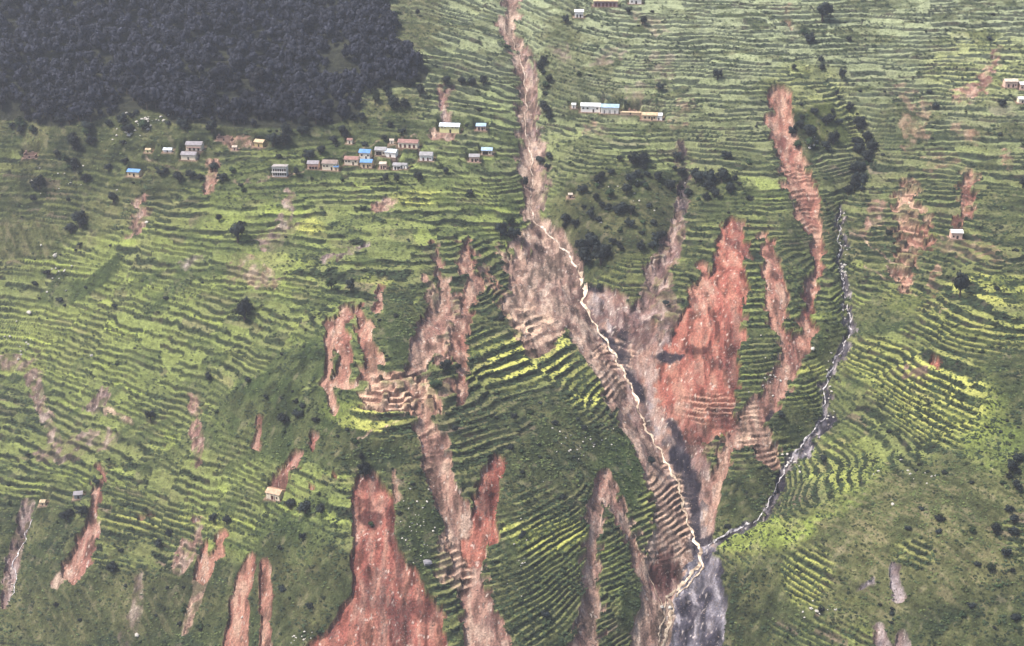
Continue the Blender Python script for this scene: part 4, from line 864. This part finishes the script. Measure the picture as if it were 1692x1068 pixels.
boulder(226,1051,1.5,'pale slab boulder on the rough slope at the bottom left'); boulder(243,368,1.2,'white boulder just right of the small brown slip at left')
boulder(153,588,1.3,'pale pointed stone on the left middle terraces'); boulder(91,424,1.8,'pale jagged outcrop stone on the left dry patch'); boulder(50,518,1.8,'pinkish pale stone near the left edge'); boulder(400,1020,.8,'white stone on the left slide of the bottom pair')
boulder(1343,578,1.6,'round pale boulder right of the winding reddish slide'); boulder(1475,834,1.0,'pale stone on top of the spur at lower right')
CLS = [(960,735,60,60,34,.50,'pale stone in the pebbly band left of the torrent','stones of the pebbly band left of the torrent'),(690,870,28,75,34,.45,'pale stone on the slope between the raw red slide and the forked slide','stones between the two big slides'),
 (240,200,35,18,22,.9,'pale rock in the rockfall under the forest edge','rocks of the rockfall'),(205,222,25,10,12,.8,'pale rock below the rockfall','rocks below the rockfall'),(30,560,35,30,14,.7,'pale stone strewn near the left edge terraces','stones near the left edge'),(90,440,40,50,12,.7,'pale stone along the rocky line at left','stones of the rocky line at left'),
 (1345,1010,25,15,9,.7,'white stone on the lower curved yellow terraces','stones on the curved terraces'),(1395,450,8,90,30,.75,'pale boulder in the upper side stream bed','boulders of the upper side stream'),(1310,760,25,30,16,.7,'pale boulder in the lower side stream bed','boulders of the lower side stream'),(1370,640,8,50,12,.7,'pale boulder in the middle side stream bed','boulders of the middle side stream'),
 (860,930,20,90,14,.45,'small pale stone right of the forked slide','stones right of the forked slide'),(1040,320,60,40,12,.55,'pale stone showing in the central scrub','stones in the scrub'),(1340,240,30,14,10,.8,'pale rock at the foot of the dark rocky knoll','rocks of the knoll'),(1270,620,25,50,14,.6,'pale boulder on the winding reddish slide','boulders on the winding slide'),
 (1500,790,60,20,10,.6,'pale stone on the olive spur shoulder','stones on the spur shoulder'),(495,1055,30,10,12,.5,'white pebble at the dark foot near the bottom edge','pebbles near the bottom edge'),(80,285,90,30,16,.6,'pale stone in rough ground under the forest','stones in rough ground at upper left')]
for cx, cy, rx, ry, n, r, lab, grp in CLS:
    for i in range(n): boulder(cx+random.gauss(0, .5)*rx, cy+random.gauss(0, .5)*ry, r*random.uniform(.6, 1.5), lab, grp)
# loose rubble over slides and beds
g = np.random.default_rng(3)
wgt = ss(.6, .95, SOIL)*(.3+ss(0, .5, sb)); pool = np.where((wgt > .05) & (PX > -40) & (PX < 1730) & (PY > -40) & (PY < 1100))[0]
s_ = g.choice(pool, 6500, p=wgt[pool]/wgt[pool].sum())
tv = np.array([(1,0,-.3),(-.5,.87,-.3),(-.5,-.87,-.3),(.1,0,.8)]); tf = np.array([(0,1,3),(1,2,3),(2,0,3)])
sz = g.uniform(.15, .55, len(s_))**1.0; an = g.uniform(0, 6.28, len(s_))
vs = np.stack([(tv[None, :, 0]*np.cos(an)[:, None]-tv[None, :, 1]*np.sin(an)[:, None])*sz[:, None]+X[s_][:, None],(tv[None, :, 0]*np.sin(an)[:, None]+tv[None, :, 1]*np.cos(an)[:, None])*sz[:, None]+Y[s_][:, None], tv[None, :, 2]*sz[:, None]+ZF[s_][:, None]+.1*sz[:, None]], -1).reshape(-1, 3)
fs = (tf[None]+4*np.arange(len(s_))[:, None, None]).reshape(-1, 3)
o = link(np_mesh('rubble', vs, fs, flat_mat('rubble_stone', (.20,.15,.13), .9, .6, .3), smooth=False), 'rubble'); tag(o, 'loose rubble strewn over the slide scars and stream beds', 'rubble', kind='stuff')

# ------------------------------------------------------------------ haze
zmin = float(ZF.min())-1; zmax = max(float(ZF.max()), CAM[2])+25
xm = float(abs(X).max())+20
b = MB(); b.box(-xm, xm, CAM[1]-60, 1020, zmin, zmax)
m, t, bs = new_mat('haze'); t.nodes.remove(bs)
pv = t.nodes.new('ShaderNodeVolumePrincipled'); pv.inputs['Density'].default_value = .00015; pv.inputs['Color'].default_value = (.86,.90,1,1); pv.inputs['Anisotropy'].default_value = .2
t.links.new(pv.outputs[0], t.nodes['Material Output'].inputs['Volume'])
o = b.build('haze', m); tag(o, 'thin pale haze filling the valley air in front of the hillside', 'haze', kind='stuff')
